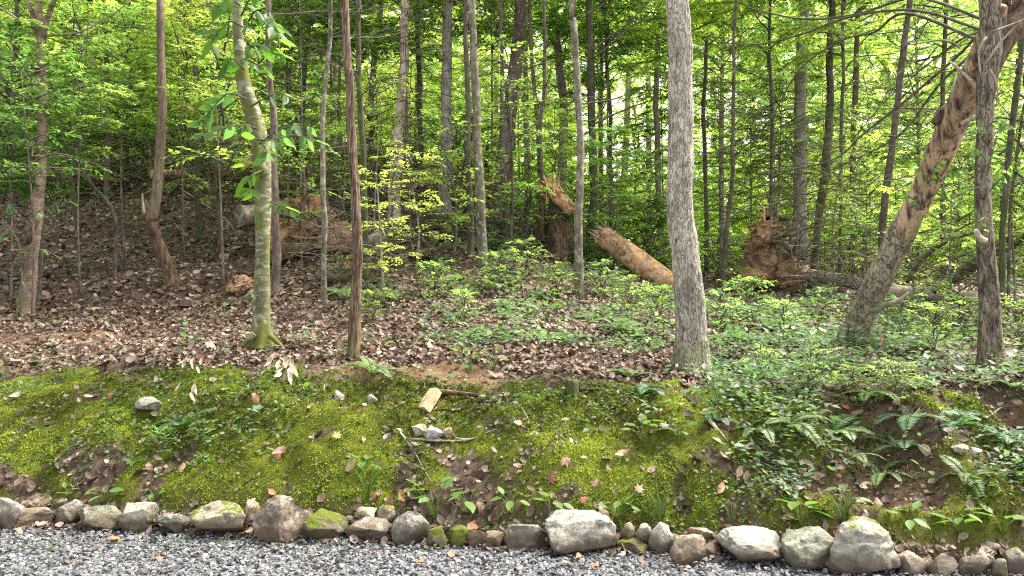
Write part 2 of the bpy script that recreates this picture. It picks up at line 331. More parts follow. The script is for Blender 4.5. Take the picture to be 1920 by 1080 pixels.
def rock_mat():
    m = M('border_rock'); oi = m.n('ShaderNodeObjectInfo'); co = m.n('ShaderNodeTexCoord'); ad = m.n('ShaderNodeVectorMath', operation='ADD')
    rv = m.n('ShaderNodeCombineXYZ'); m.l(m.math('MULTIPLY', oi.outputs['Random'], 40.), rv.inputs[0]); m.l(co.outputs['Object'], ad.inputs[0]); m.l(rv.outputs[0], ad.inputs[1]); v = ad.outputs[0]
    n = m.noise(v, 9, 6, .7); f = m.noise(v, 60, 4, .75); p = m.noise(v, 16, 6, .72, .5)
    c = m.mix(1., oi.outputs['Color'], m.ramp(n, (.3, .5), (.7, 1.2)), 'MULTIPLY'); c = m.mix(1., c, m.ramp(f, (.3, .66), (.7, 1.2)), 'MULTIPLY')
    c = m.mix(m.ramp(p, (.50, 0.), (.60, .6)), c, (.50, .46, .38)); c = m.mix(m.ramp(p, (.34, .75), (.44, 0.)), c, (.09, .07, .05)); vn = m.noise(v, 7, 8, .8, 1.2); c = m.mix(m.ramp(vn, (.485, 0.), (.5, .8), (.515, 0.)), c, (.07, .055, .04))
    stain = m.noise(v, 5, 3, .6); c = m.mix(m.ramp(stain, (.55, 0.), (.7, .45)), c, (.26, .17, .09))
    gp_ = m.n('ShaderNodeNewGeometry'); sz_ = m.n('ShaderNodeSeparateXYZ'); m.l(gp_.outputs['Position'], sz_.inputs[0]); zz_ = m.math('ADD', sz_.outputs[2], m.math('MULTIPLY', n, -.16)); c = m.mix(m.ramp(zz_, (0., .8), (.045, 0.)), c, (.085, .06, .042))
    # moss grows where the object asks for it (alpha below 1), in patches on upper faces
    ge = m.n('ShaderNodeNewGeometry'); sp = m.n('ShaderNodeSeparateXYZ'); m.l(ge.outputs['Normal'], sp.inputs[0])
    mo = m.math('SUBTRACT', 1., oi.outputs['Alpha']); k = m.math('ADD', m.math('MULTIPLY', m.noise(v, 8, 5, .7), 1.6), m.math('MULTIPLY', sp.outputs[2], .35))
    k = m.math('ADD', k, m.math('MULTIPLY', mo, 1.0)); k = m.ramp(m.math('SUBTRACT', k, .98), (.45, 0.), (.56, 1.)); k = m.math('MULTIPLY', k, m.math('GREATER_THAN', mo, .02))
    c = m.mix(k, c, m.mix(f, (.035, .05, .008), (.17, .19, .02)))
    m.bsdf(c, .85, m.bump(m.math('ADD', n, m.math('MULTIPLY', f, .5)), 1., .02), .25); return m.m
ROCK = rock_mat()

# ------------------------------------------------------------------ ground and road
def axis(segs):
    o = []
    for a, b, st in segs: o += list(np.arange(a, b, st))
    return np.array(o + [segs[-1][1]])
gx = axis([(-260, -60, 25), (-60, -16, 2.5), (-16, -7, .35), (-7, -4.2, .1), (-4.2, 4.2, .035), (4.2, 7, .1), (7, 16, .35), (16, 60, 2.5), (60, 260, 25)])
gy = axis([(-120, -10, 20), (-10, 3, 1), (3, 3.9, .12), (3.9, 7.4, .035), (7.4, 11, .08), (11, 24, .25), (24, 60, 1.5), (60, 400, 25)])
GX, GY = np.meshgrid(gx, gy); GZ = H(GX, GY) - .02 * (GY < row_y(GX) + .05)
def soilmask(X, Y):
    a = gat(770, 700); e = ((X - a.x) / .8) ** 2 + ((Y - a.y) / .42) ** 2
    b = gat(60, 640); e2 = ((X - b.x) / 1.5) ** 2 + ((Y - b.y) / .35) ** 2
    q = (fbm(X * 4, Y * 4, 3, 61) - .5) * 1.
    return np.maximum.reduce([sst(1.2, .7, e + q), .6 * sst(1.2, .5, e2 + q), .45 * EROD(X, Y)])
nx, ny = len(gx), len(gy); idx = np.arange(nx * ny).reshape(ny, nx)
GF = np.stack([idx[:-1, :-1], idx[:-1, 1:], idx[1:, 1:], idx[1:, :-1]], -1).reshape(-1, 4)
me = mesh_np('forest_floor', np.stack([GX, GY, GZ], -1).reshape(-1, 3), GF, {'moss': MOSS(GX, GY).ravel(), 'soil': soilmask(GX, GY).ravel()}, True, [GROUND])
tag(link('forest_floor', me), kind='structure')
rx = np.linspace(-60, 60, 121); rV = []; 
for x in rx:
    for yy in (-30., float(row_y(x)) + .02): rV.append((x, yy, .004))
rF = [(2 * i, 2 * i + 2, 2 * i + 3, 2 * i + 1) for i in range(len(rx) - 1)]
tag(link('gravel_road', mesh_np('gravel_road', rV, rF, None, False, [road_mat()])), kind='structure')

# gravel stones
n = 33000; X = rng.uniform(-4.3, 4.3, n); Y = row_y(X) + .10 - rng.uniform(0, 1, n) ** 1.25 * 1.7
s = rng.gamma(4, .0019, n) + .003
base = np.array([[1, 0, 0], [.2, .9, 0], [-.85, .4, .1], [-.6, -.8, 0], [.5, -.85, -.1], [.15, .1, .75], [-.1, -.1, -.7]])
bF = np.array([[0, 1, 5], [1, 2, 5], [2, 3, 5], [3, 4, 5], [4, 0, 5], [1, 0, 6], [2, 1, 6], [3, 2, 6], [4, 3, 6], [0, 4, 6]])
jit = base[None] * (1 + rng.uniform(-.35, .35, (n, 7, 3))); jit[:, :, 2] *= .5
def rotm(n, tilt):
    a = rng.uniform(0, 2 * np.pi, n); b = rng.normal(0, tilt, n); c = rng.normal(0, tilt, n)
    ca, sa, cb, sb, cc, s_ = np.cos(a), np.sin(a), np.cos(b), np.sin(b), np.cos(c), np.sin(c); z = np.zeros(n); o = np.ones(n)
    Rz = np.stack([ca, -sa, z, sa, ca, z, z, z, o], -1).reshape(n, 3, 3); Rx = np.stack([o, z, z, z, cb, -sb, z, sb, cb], -1).reshape(n, 3, 3); Ry = np.stack([cc, z, s_, z, o, z, -s_, z, cc], -1).reshape(n, 3, 3)
    return Rz @ Rx @ Ry
V = np.einsum('nij,nkj->nki', rotm(n, .5), jit) * s[:, None, None]
V[:, :, 0] += X[:, None]; V[:, :, 1] += Y[:, None]; V[:, :, 2] += (rng.uniform(.002, .022, n) + .004)[:, None]
F = (bF[None] + (np.arange(n) * 7)[:, None, None]).reshape(-1, 3)
tag(link('gravel', mesh_np('gravel', V.reshape(-1, 3), F, {'tint': np.repeat(rng.beta(2, 2.2, n), 7)}, False, [gravel_mat()])), 'loose grey crushed gravel on the drive in front of the stone row', 'gravel', kind='stuff')

# ------------------------------------------------------------------ leaf litter, moss
def gnormal(X, Y, e=.04):
    return norm(np.stack([-(H(X + e, Y) - H(X - e, Y)) / (2 * e), -(H(X, Y + e) - H(X, Y - e)) / (2 * e), np.ones_like(X)], -1))
def scatter_litter(n, ymin, ymax, pw, size, keep):
    Y = ymin + (ymax - ymin) * rng.uniform(0, 1, n) ** pw; X = rng.uniform(-.78, .78, n) * (Y + .8)
    k = rng.uniform(0, 1, n) < keep(X, Y); X, Y = X[k], Y[k]; n = len(X)
    N = norm(gnormal(X, Y) + rng.normal(0, .5, (n, 3)) * [1, 1, .25]); D = norm(np.cross(N, rng.normal(0, 1, (n, 3))))
    L = size * rng.gamma(7, 1 / 7, n) * (1 + .03 * np.maximum(Y - 9, 0)); z = H(X, Y) + rng.uniform(.004, .035, n)
    t = np.clip(rng.beta(1.6, 1.9, n) * .88 + .04, 0, 1); t = np.where(rng.uniform(0, 1, n) < .018, rng.uniform(.93, 1, n), t)
    return leaves(np.stack([X, Y, z], -1) - D * (L / 2)[:, None], D, N, L, L * rng.uniform(.45, .8, n), t, T_CURL)
def keep1(X, Y):
    yr = row_y(X); yc = crest_y(X); t = (Y - yr) / (yc - yr)
    k = np.where(t > .97, 1., .16 + .3 * sst(.55, .7, fbm(X * 3, Y * 3, 3, 91)) + .35 * sst(.2, 0, t)); k = np.where(t < -.06, .03, k); k = np.where(np.abs(t) < .07, .8, k)
    return k * (1 - .88 * MOSS(X, Y)) * (1 - .85 * soilmask(X, Y)) * (.45 + .75 * fbm(X * 1.3, Y * 1.3, 3, 92))
gl = G()
gl.add(*scatter_litter(95000, 4.2, 10.5, 1.0, .046, keep1)); gl.add(*scatter_litter(52000, 10.3, 24, 1.1, .068, keep1))
def crumbs(n):
    Y = rng.uniform(4.2, 7.6, n); X = rng.uniform(-5.2, 4.2, n); yr = row_y(X); k = (Y > yr - .02) & (rng.uniform(0, 1, n) < .25 + .75 * sst(.45, .65, fbm(X * 3.5, Y * 3.5, 3, 99))); X, Y = X[k], Y[k]; n = len(X)
    N = norm(gnormal(X, Y) + rng.normal(0, .4, (n, 3))); D = norm(np.cross(N, rng.normal(0, 1, (n, 3)))); L = rng.gamma(3, .0065, n) + .008
    return leaves(np.stack([X, Y, H(X, Y) + rng.uniform(.006, .022, n)], -1), D, N, L, L * rng.choice([.16, .5, .7], n), np.clip(rng.beta(1.5, 1.6, n) * .9, 0, 1), T_LOW)
gl.add(*crumbs(26000))
tag(link('leaf_litter', gl.mesh('leaf_litter', LITTER)), 'brown dead leaves covering the forest floor', 'leaf litter', kind='stuff')
def moss_geo(n):
    Y = rng.uniform(4.2, 7.6, n); X = rng.uniform(-5.2, 3.9, n); k = rng.uniform(0, 1, n) < MOSS(X, Y) ** 1.2; X, Y = X[k], Y[k]; n = len(X)
    N = gnormal(X, Y); P = np.stack([X, Y, H(X, Y) - .003], -1); D = norm(N + rng.normal(0, .55, (n, 3)))
    tone = fbm(X * 2.5, Y * 2.5, 3, 71); t = np.clip((tone - .5) * 3.4 + .42 + rng.normal(0, .12, n), 0, 1)
    return leaves(P, D, norm(rng.normal(0, 1, (n, 3))), rng.uniform(.010, .024, n), rng.uniform(.005, .009, n), t, T_LOW)
tag(link('moss', G().add(*moss_geo(330000)).mesh('moss', MOSSM), color=(.20, .255, .032)), 'bright yellow green moss carpet on the bank', 'moss', kind='stuff')

# ------------------------------------------------------------------ stone row
import bmesh
_ico = {}
def ico(k):
    if k not in _ico:
        b = bmesh.new(); bmesh.ops.create_icosphere(b, subdivisions=k, radius=1)
        _ico[k] = (np.array([v.co[:] for v in b.verts]), np.array([[v.index for v in f.verts] for f in b.faces])); b.free()
    return _ico[k]
def rock_verts(seed, k=4, boxy=.7, cuts=9, flat=.75, rough=.075):
    r = np.random.default_rng(seed); V, F = ico(k); V = np.sign(V) * np.abs(V) ** boxy
    for i in range(cuts):
        nn = r.normal(0, 1, 3); nn /= np.linalg.norm(nn); d = r.uniform(flat - .22, flat + .10); q = V @ nn - d
        V = V - np.where(q > 0, q * .93, 0)[:, None] * nn
    V = V + (vn3(V * 1.7 + seed, 3)[:, None] - .5) * .22 * V - np.abs(vn3(V * 3.5 + seed, 4)[:, None] - .5) * rough * 2.6 * V - np.abs(vn3(V * 9 + seed, 5)[:, None] - .5) * rough * 1.3 * V + (vn3(V * 22 + seed, 6)[:, None] - .5) * rough * .45 * V
    lo, hi = V.min(0), V.max(0); return (V - (lo + hi) / 2) / (hi - lo), F
SG = 'border stones lining the edge of the gravel drive'
def stone(x0, y0, x1, y1, c, moss, label, seed, rot=0, boxy=.7, cuts=9, lift=0, dy=0, dp=.8):
    ys = 1.5 * FPX / (y1 - 3 - 540); 
    if lift: ys = lift
    Yf = ys; wd = (x1 - x0) / FPX * Yf * 1.03; ht = (y1 - y0) / FPX * Yf * 1.06; dpt = max(wd, ht) * dp
    V, F = rock_verts(seed, 5 if wd > .2 else 4, boxy, cuts + 5)
    ca, sa = math.cos(R(rot)), math.sin(R(rot)); V = np.stack([V[:, 0] * ca - V[:, 2] * sa, V[:, 1], V[:, 0] * sa + V[:, 2] * ca], -1)
    V = V / (V.max(0) - V.min(0)) * [wd, dpt, ht]
    cp = at((x0 + x1) / 2, (y0 + y1) / 2, Yf + dpt * .35)
    if not lift: cp.z = max(cp.z, ht * .5 - .02)
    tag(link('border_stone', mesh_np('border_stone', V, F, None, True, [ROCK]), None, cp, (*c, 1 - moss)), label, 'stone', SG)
TAN = (.33, .245, .155); PAL = (.42, .37, .28); GRY = (.25, .225, .19); BRN = (.21, .145, .09); GRN = (.23, .245, .165)
for k, a in enumerate([
 (-4, 931, 24, 952, TAN, 0, 'small tan stone at the left end, on top of the tall grey slab', dict(lift=5.2)),
 (-8, 938, 42, 1000, GRY, 0, 'tall leaning grey slab at the very left end of the row', dict(rot=-20)),
 (43, 925, 114, 960, TAN, 0, 'flat tan stone resting on top of the low tan stone near the left end', dict(lift=5.08)),
 (24, 956, 100, 996, TAN, 0, 'low tan and white stone beside the leaning grey slab', {}),
 (97, 933, 133, 965, BRN, 0, 'small brown stone perched above the wedge shaped grey stone', dict(lift=5.08)),
 (96, 943, 161, 991, GRY, 0, 'wedge shaped grey tan stone rising to the right, left of the greenish stone', dict(rot=18)),
 (153, 952, 227, 1004, GRN, .15, 'greenish grey rounded stone, second large one from the left', {}),
 (224, 945, 296, 1006, PAL, 0, 'pale cream block with faceted face beside the greenish stone', dict(cuts=12)),
 (295, 964, 362, 1008, (.17, .175, .16), .1, 'dark grey stone with a turquoise patch, left of the long pale boulder', {}),
 (362, 948, 470, 1014, (.36, .31, .22), .3, 'long pale tan boulder with a yellow moss spot on its upper left', {}),
 (457, 939, 487, 981, TAN, 0, 'small upright tan stone wedged between pale boulder and big brown block', dict(lift=4.75)),
 (480, 934, 575, 1024, (.21, .165, .12), 0, 'biggest brown block of the left half, squarish and tall', dict(boxy=.6, cuts=7)),
 (566, 962, 651, 1022, (.20, .165, .13), .55, 'brown rounded stone with dark moss on its lower left side', {}),
 (651, 976, 739, 1022, (.30, .24, .18), 0, 'wide low tan stone right of the moss sided brown stone', {}),
 (664, 951, 705, 976, PAL, 0, 'small pale stone lying on the wide low tan stone', dict(lift=4.75)),
 (706, 949, 741, 985, (.26, .23, .14), .35, 'small mossy tan stone on top, between two wide stones', dict(lift=4.72)),
 (734, 966, 808, 1030, GRY, 0, 'grey tan boulder sloping down to the right, left of the greenish pair', dict(rot=-15)),
 (799, 990, 839, 1034, GRN, .5, 'narrow greenish upright stone left of the yellow mossed one', {}),
 (839, 987, 881, 1030, (.24, .23, .13), .75, 'small round stone capped with yellow green moss', {}),
 (875, 993, 911, 1032, BRN, .1, 'small brown pointed wedge beside the moss capped stone', dict(cuts=12)),
 (910, 1000, 944, 1037, TAN, 0, 'small tan cube shaped stone left of the broad grey stone', dict(boxy=.5, cuts=5)),
 (940, 985, 1023, 1038, (.22, .205, .175), 0, 'broad grey rounded stone beside the huge pale boulder', {}),
 (1021, 972, 1158, 1048, (.34, .32, .275), 0, 'huge pale whitish boulder in the middle of the row', {}),
 (1164, 981, 1191, 1016, TAN, 0, 'small tan squarish stone standing on the mossy dark stone', dict(lift=4.5, boxy=.55)),
 (1190, 981, 1222, 1017, PAL, 0, 'small whitish grey stone next to the small tan squarish one', dict(lift=4.48)),
 (1156, 1013, 1219, 1044, (.13, .12, .07), .5, 'low dark mossy stone under two small blocks', {}),
 (1218, 988, 1267, 1048, (.44, .43, .39), 0, 'white triangular wedge stone leaning right', dict(rot=-18, cuts=12)),
 (1255, 1000, 1327, 1066, (.33, .25, .16), 0, 'tan oval stone leaning left beside the white wedge', dict(rot=-35, dp=.6)),
 (1290, 988, 1344, 1022, (.24, .18, .12), 0, 'rounded brown stone behind and above the tan oval stone', dict(lift=4.45)),
 (1310, 1021, 1356, 1052, GRY, 0, 'small grey stone left of the flat white block', {}),
 (1351, 1007, 1470, 1068, (.40, .385, .33), .12, 'flat topped white rectangular block with a little moss on top', dict(boxy=.5, cuts=6)),
 (1468, 998, 1566, 1079, (.30, .31, .23), .1, 'rough grey green boulder between white block and largest boulder', dict(cuts=12)),
 (1542, 988, 1683, 1084, (.34, .32, .27), .33, 'largest grey boulder of the row with a moss patch on its face', dict(rot=-14)),
 (1680, 1040, 1736, 1086, PAL, 0, 'white stone at the lower right foot of the largest boulder', {}),
 (1670, 1019, 1713, 1042, TAN, 0, 'small flat tan stone just above the white stone right of the largest boulder', dict(lift=4.3)),
 (1713, 1021, 1758, 1054, (.38, .30, .2), 0, 'tan and white stone stacked behind the small flat tan one', dict(lift=4.28)),
 (1734, 1041, 1794, 1088, GRY, 0, 'grey tan stone sloping at the bottom edge, right of the white stone', {}),
 (1764, 1034, 1801, 1065, TAN, .1, 'small tan stone in the upper tier left of the dark purple one', dict(lift=4.25)),
 (1796, 1041, 1851, 1090, (.30, .27, .19), .25, 'yellowish stone with moss traces near the right end', {}),
 (1826, 1036, 1861, 1075, (.42, .37, .30), 0, 'narrow pale slab leaning below the dark purple stone', dict(rot=-25, lift=4.08)),
 (1838, 1017, 1876, 1050, (.14, .10, .105), .15, 'dark purple rounded stone with a yellow moss dot near the right end', dict(lift=4.25)),
 (1857, 1046, 1887, 1085, PAL, 0, 'small pale stone below and right of the dark purple stone', dict(lift=4.02)),
 (1880, 1030, 1935, 1086, GRY, .2, 'last grey stone cut off by the right edge of the view', {}),
]): stone(*a[:7], seed=100 + k, **a[7])
k = 300
for X0 in (-4.5, -4.2, -3.9, -3.6, 3.0, 3.25, 3.5, 3.8):      # the row goes on past the edges of the view
    if abs(X0) < 3.2: continue
    ww = random.uniform(.18, .32); V, F = rock_verts(k, 3); k += 1
    tag(link('border_stone', mesh_np('border_stone', V * [ww, ww, ww * .65], F, None, True, [ROCK]), None, (X0, float(row_y(X0)), ww * .25), (*random.choice([TAN, GRY, PAL]), 1)), 'border stone continuing the row beyond the edge of the view', 'stone', SG)
BS = 'loose stones lying on the mossy bank'
for k, (x, y, wd, hp, c, mo, lb) in enumerate([
 (280, 757, 54, 26, (.27, .27, .22), .05, 'flat grey green stone bedded in moss on the left of the bank'),
 (637, 740, 24, 26, (.50, .46, .36), 0, 'small cream stone below the shaggy brown trunk'),
 (698, 748, 22, 20, (.36, .34, .3), 0, 'small grey stone just right of the cream one, under a fern'),
 (786, 804, 30, 24, (.50, .43, .30), 0, 'cream pointed stone, left one of the white cluster below the wood chunk'),
 (815, 809, 34, 30, (.56, .55, .52), 0, 'lumpy white quartz stone in the cluster below the wood chunk'),
 (838, 808, 20, 18, (.42, .33, .25), 0, 'small pinkish stone at the right of the white cluster'),
 (1800, 843, 34, 16, (.36, .34, .26), .15, 'flat pale stone under the fern near the right edge, left of a pair'),
 (1828, 846, 24, 16, (.34, .33, .25), .1, 'small pale stone, right one of a pair by the ferns on the right'),
 (968, 756, 14, 9, (.45, .35, .25), 0, 'tiny tan pebble on the moss right of the wood chunk'),
 (1918, 895, 18, 14, (.32, .28, .22), 0, 'tan pebble at the right edge of the bank'),
 (655, 975, 20, 14, (.4, .36, .3), 0, 'small pale stone behind the row beside the brown rounded stone')]):
    g = gat(x, y + hp * .3); W_ = wd / FPX * g.y; V, F = rock_verts(500 + k, 4, .75, 10)
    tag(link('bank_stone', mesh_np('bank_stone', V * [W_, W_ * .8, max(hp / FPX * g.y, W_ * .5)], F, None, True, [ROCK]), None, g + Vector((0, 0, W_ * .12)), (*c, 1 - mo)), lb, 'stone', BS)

# ------------------------------------------------------------------ crown library (leaves and limbs shared by many trees)
def spray_leaves(O, D, L, m, lf, wf, tilt=.25, droop=.2, narrow=55, tpl=T_LOW):
    n = len(O); t = (np.arange(m) + .5) / m; side = np.where(np.arange(m) % 2, 1., -1.)
    O, D, L = np.asarray(O), norm(np.asarray(D)), np.broadcast_to(L, (n,))
    S = norm(np.cross(D, [0, 0, 1.])); tn = rng.normal(0, tilt, n); Nn = norm(np.cross(S, D) + S * tn[:, None]); S = np.cross(D, Nn)
    P = O[:, None] + D[:, None] * (L[:, None] * t)[..., None] - np.array([0, 0, 1.]) * (droop * L[:, None] * t ** 2)[..., None]
    an = R(narrow) * (1 - .55 * t)
    d = D[:, None] * np.cos(an)[None, :, None] + S[:, None] * (np.sin(an) * side)[None, :, None] + rng.normal(0, .16, (n, m, 3)) - np.array([0, 0, .18])
    N = Nn[:, None] + rng.normal(0, .2, (n, m, 3)); tt = np.repeat(np.clip(rng.normal(.5, .2, n), 0, 1), m) + rng.normal(0, .12, n * m)
    ll = lf * rng.uniform(.65, 1.15, n * m) * np.tile(.75 + .4 * np.sin(np.pi * t), n)
    return leaves(P.reshape(-1, 3), d.reshape(-1, 3), N.reshape(-1, 3), ll, ll * wf, np.clip(tt, 0, 1), tpl)
def make_crown(seed, Hc, Rr, nb, ns, m, lf=.115, wf=.55, shape='round', droop=.18, tilt=.2, elev=(0, .7), mat=None, tpl=T_LOW):
    rr = np.random.default_rng(seed); O, D, LL = [], [], []; gb = G()
    for b in range(nb):
        q = (b + rr.uniform(0, 1)) / nb; z = Hc * q
        ext = Rr * {'round': math.sin(math.pi * (q * .85 + .12)) ** .6, 'cone': 1.05 - .8 * q, 'flat': .55 + .6 * rr.uniform()}[shape] * rr.uniform(.65, 1.1)
        az = b * 2.4 + rr.uniform(-.5, .5); e = rr.uniform(*elev); d = np.array([math.cos(az) * math.cos(e), math.sin(az) * math.cos(e), math.sin(e)])
        P = [np.array([0, 0, z - .1])]; 
        for s_ in (.35, .7, 1.): P.append(np.array([0, 0, z]) + d * ext * s_ - np.array([0, 0, droop * ext * s_ ** 2]) + rr.normal(0, .05, 3) * ext)
        Pp, Rp = spline(P, [.022 * ext ** .6, .014, .008, .004], .3); gb.add(*tube(Pp, Rp * .8, 4, raw=True, cap=False))
        for k in range(ns):
            t = .2 + .8 * (k + rr.uniform()) / ns; i = int(t * (len(Pp) - 1)); p = Pp[i]; dd = norm(Pp[min(i + 1, len(Pp) - 1)] - Pp[i - 1])
            sd = norm(np.cross(dd, [0, 0, 1])) * (1 if k % 2 else -1); d2 = norm(dd * rr.uniform(.3, .9) + sd * rr.uniform(.4, 1.) + [0, 0, rr.normal(0, .15)]); l = (.28 + .42 * (1 - t)) * rr.uniform(.7, 1.2) * min(1.3, ext ** .5)
            O.append(p); D.append(d2); LL.append(l)
    LL = np.array(LL); O = np.array(O); D = np.array(D)
    for i in range(0, len(O), 3):
        e_ = O[i] + norm(D[i]) * LL[i] - [0, 0, droop * LL[i]]; gb.add(*tube([O[i], e_], [.005, .002], 3, raw=True, cap=False))
    gl_ = G().add(*spray_leaves(O, D, LL, m, lf, wf, tilt, droop, tpl=tpl))
    return gl_.mesh('crown', mat or LEAF), gb.mesh('limbs', B_DARK)
CR = {}
for i in range(3): CR['broad%d' % i] = make_crown(20 + i, 4.2, 1.9, 30, 15, 12)
for i in range(2): CR['sap%d' % i] = make_crown(30 + i, 1.9, .95, 15, 8, 9, .085, .5, 'flat', .14, .22, (.0, .5))
for i in range(2): CR['big%d' % i] = make_crown(40 + i, 6.5, 3.6, 54, 18, 12, .13, .6)
for i in range(2): CR['hem%d' % i] = make_crown(50 + i, 5.0, 1.6, 42, 13, 26, .045, .2, 'cone', .35, .3, (-.15, .2), NEEDLE)
for i in range(2): CR['shrub%d' % i] = make_crown(60 + i, .9, .75, 14, 7, 9, .075, .55, 'round', .2, .35, (.3, 1.1))
def add_crown(t, key, loc, sc_=1., rz=None, colr=(.07, .115, .02), sz=None):
    a, b = CR[key]; rz = random.uniform(0, 6.28) if rz is None else rz
    for nm, me_ in (('crown', a), ('limb', b)):
        o = link(nm, me_, t, loc, colr); o.rotation_euler = (0, 0, rz); o.scale = (sc_, sc_, sz or sc_)
YG = (.15, .195, .062); MG = (.095, .145, .05); DG = (.05, .095, .03); PG = (.12, .175, .08); HG = (.06, .08, .03); BG = (.07, .12, .04)

# ------------------------------------------------------------------ dead twiggy branches
def branch_mesh(seed, L, r, ntw=7, droop=.1, mat=B_DARK, curl=.12, leafy=0):
    rr = np.random.default_rng(seed); k = 6; P = [np.zeros(3)]; d = np.array([1, 0, rr.uniform(.0, .35)])
    for i in range(k): d = norm(d + rr.normal(0, curl, 3) - [0, 0, droop / k]); P.append(P[-1] + d * L / k)
    Pp, Rp = spline(P, list(np.linspace(r, r * .2, k + 1)), L / 14); g = G().add(*tube(Pp, Rp, 5, raw=True, cap=False))
    for j in range(ntw):
        i = int((.2 + .75 * (j + rr.uniform()) / ntw) * (len(Pp) - 1)); dd = norm(Pp[min(i + 1, len(Pp) - 1)] - Pp[i - 1]); l = L * rr.uniform(.15, .38)
        s = norm(np.cross(dd, [0, 0, 1])) * (1 if j % 2 else -1); d2 = norm(dd * .7 + s * .8 + [0, 0, rr.normal(-.05, .3)])
        Q = [Pp[i], Pp[i] + d2 * l * .5 + rr.normal(0, .04, 3) * l, Pp[i] + d2 * l + rr.normal(0, .1, 3) * l]; q, qr = spline(Q, [r * .4, r * .25, r * .12], l / 5)
        g.add(*tube(q, qr, 3, raw=True, cap=False))
        for u in range(3):
            p = q[rr.integers(1, len(q))]; d3 = norm(d2 + rr.normal(0, .6, 3)); g.add(*tube([p, p + d3 * l * rr.uniform(.2, .5)], [r * .2, r * .08], 3, raw=True, cap=False))
    return g.mesh('branch', mat)
BR = [branch_mesh(200 + i, random.uniform(.9, 1.5), .011, 8, random.uniform(-.3, .5)) for i in range(8)]
def add_branches(t, Pp, Rp, org, nb, zlo, zhi, scale=1., lib=BR, az=None):
    zs = Pp[:, 2]
    for k in range(nb):
        z = zlo + (zhi - zlo) * (k + random.random()) / nb; i = int(np.argmin(abs(zs - z)))
        a = random.uniform(0, 6.28) if az is None else random.gauss(az, .7)
        o = link('branch', random.choice(lib), t, Vector(Pp[i]) - org); s = scale * random.uniform(.6, 1.35)
        o.rotation_euler = (random.uniform(-.5, .5), random.uniform(-.35, .25), a); o.scale = (s, s, s)

# ------------------------------------------------------------------ trees
def tree(name, label, path, wid, mat, Y=None, top=8.5, n=14, step=.1, rough=.10, ridge=0, flare=.45, dead=0, dz=(1.2, 5), ds=1., crown=None, ccol=MG, cs=1., cat='tree', group=None, lean=0, azb=None, jag=0, wk=.84):
    wid = [v * wk for v in wid]
    if Y is None: Y = gat(*path[0]).y; g0 = gat(*path[0])
    else: X0 = (path[0][0] - 960) / FPX * Y; g0 = Vector((X0, Y, hz(X0, Y)))
    P = []; Rr = []
    for (px, py), w_ in zip(path, wid):
        p = at(px, py, Y + lean * (path[0][1] - py) / 540); P.append(p); Rr.append(w_ / 2 / FPX * p.y)
    if P[0].z > g0.z + .05: P.insert(0, g0.copy()); Rr.insert(0, Rr[0] * 1.1)
    P[0] = P[0] - Vector((0, 0, .06))
    if P[-1].z < top:
        d = (P[-1] - P[-2]).normalized(); d = (d + Vector((0, 0, .6))).normalized(); k = (top - P[-1].z) / max(d.z, .3); P.append(P[-1] + d * k); Rr.append(Rr[-1] * .55)
    org = g0; t = thing(name, org, label, cat, group)
    Pp, Rp = spline(P, Rr, step); sd_ = int(path[0][0]) * .37; zq = Pp[:, 2]; am = np.minimum(1, np.abs(zq - zq[0])) * (0 if jag else 1)
    Pp[:, 0] += (fbm(zq * 1.1 + sd_, zq * 0 + sd_, 3, 8) - .5) * .10 * am; Pp[:, 1] += (fbm(zq * 1.1 + sd_, zq * 0 + sd_ + 9, 3, 8) - .5) * .10 * am; Rp = Rp * (1 + (fbm(zq * 2.6 + sd_, zq * 0 + sd_, 2, 9) - .5) * (.10 if n > 60 else .2))
    g = G().add(*tube(Pp, Rp, n, raw=True, rough=rough, ridge=ridge, seed=int(path[0][0]), flare=flare))
    if jag:
        V = g.V[0]; nr = len(Pp); e = np.clip(1 - (nr - 1 - np.arange(nr)) * step / jag, 0, 1)[:, None]; A = np.arange(n)[None, :] / n * 2 * np.pi
        q = vn3(np.stack([np.cos(A) * 3.2 + 0 * e, np.sin(A) * 3.2 + 0 * e, 0 * A + np.arange(nr)[:, None] * step * 2.], -1).reshape(-1, 3), 77).reshape(nr, n)
        k_ = 1 + .05 * (e > 0) - e * .16 + (q - .5) * .22 * (e > 0) * np.minimum(1, e * 4); C_ = np.repeat(Pp, n, 0); V[:nr * n] = C_ + (V[:nr * n] - C_) * k_.reshape(-1, 1)
    link('trunk', g.mesh('trunk', mat, org), t)
    if dead: add_branches(t, Pp, Rp, org, dead, org.z + dz[0], org.z + dz[1], ds, az=azb)
    if crown and (top - 1.5 < CZ + .42 * Y or Y > 13): add_crown(t, crown, Vector(Pp[-1]) - org - Vector((0, 0, 1.5)), cs, None, ccol)
    return t, org, Pp, Rp
def sub_tube(t, org, pts, wid, Y, mat, name='limb', n=8, step=.1, rough=.08, dy=0):
    P = [at(x, y, Y + dy * i / max(1, len(pts) - 1)) for i, (x, y) in enumerate(pts)]; g = G().add(*tube(P, [w_ / 2 / FPX * Y for w_ in wid], n, step, rough=rough, seed=int(pts[0][0])))
    return link(name, g.mesh(name, mat, org), t)

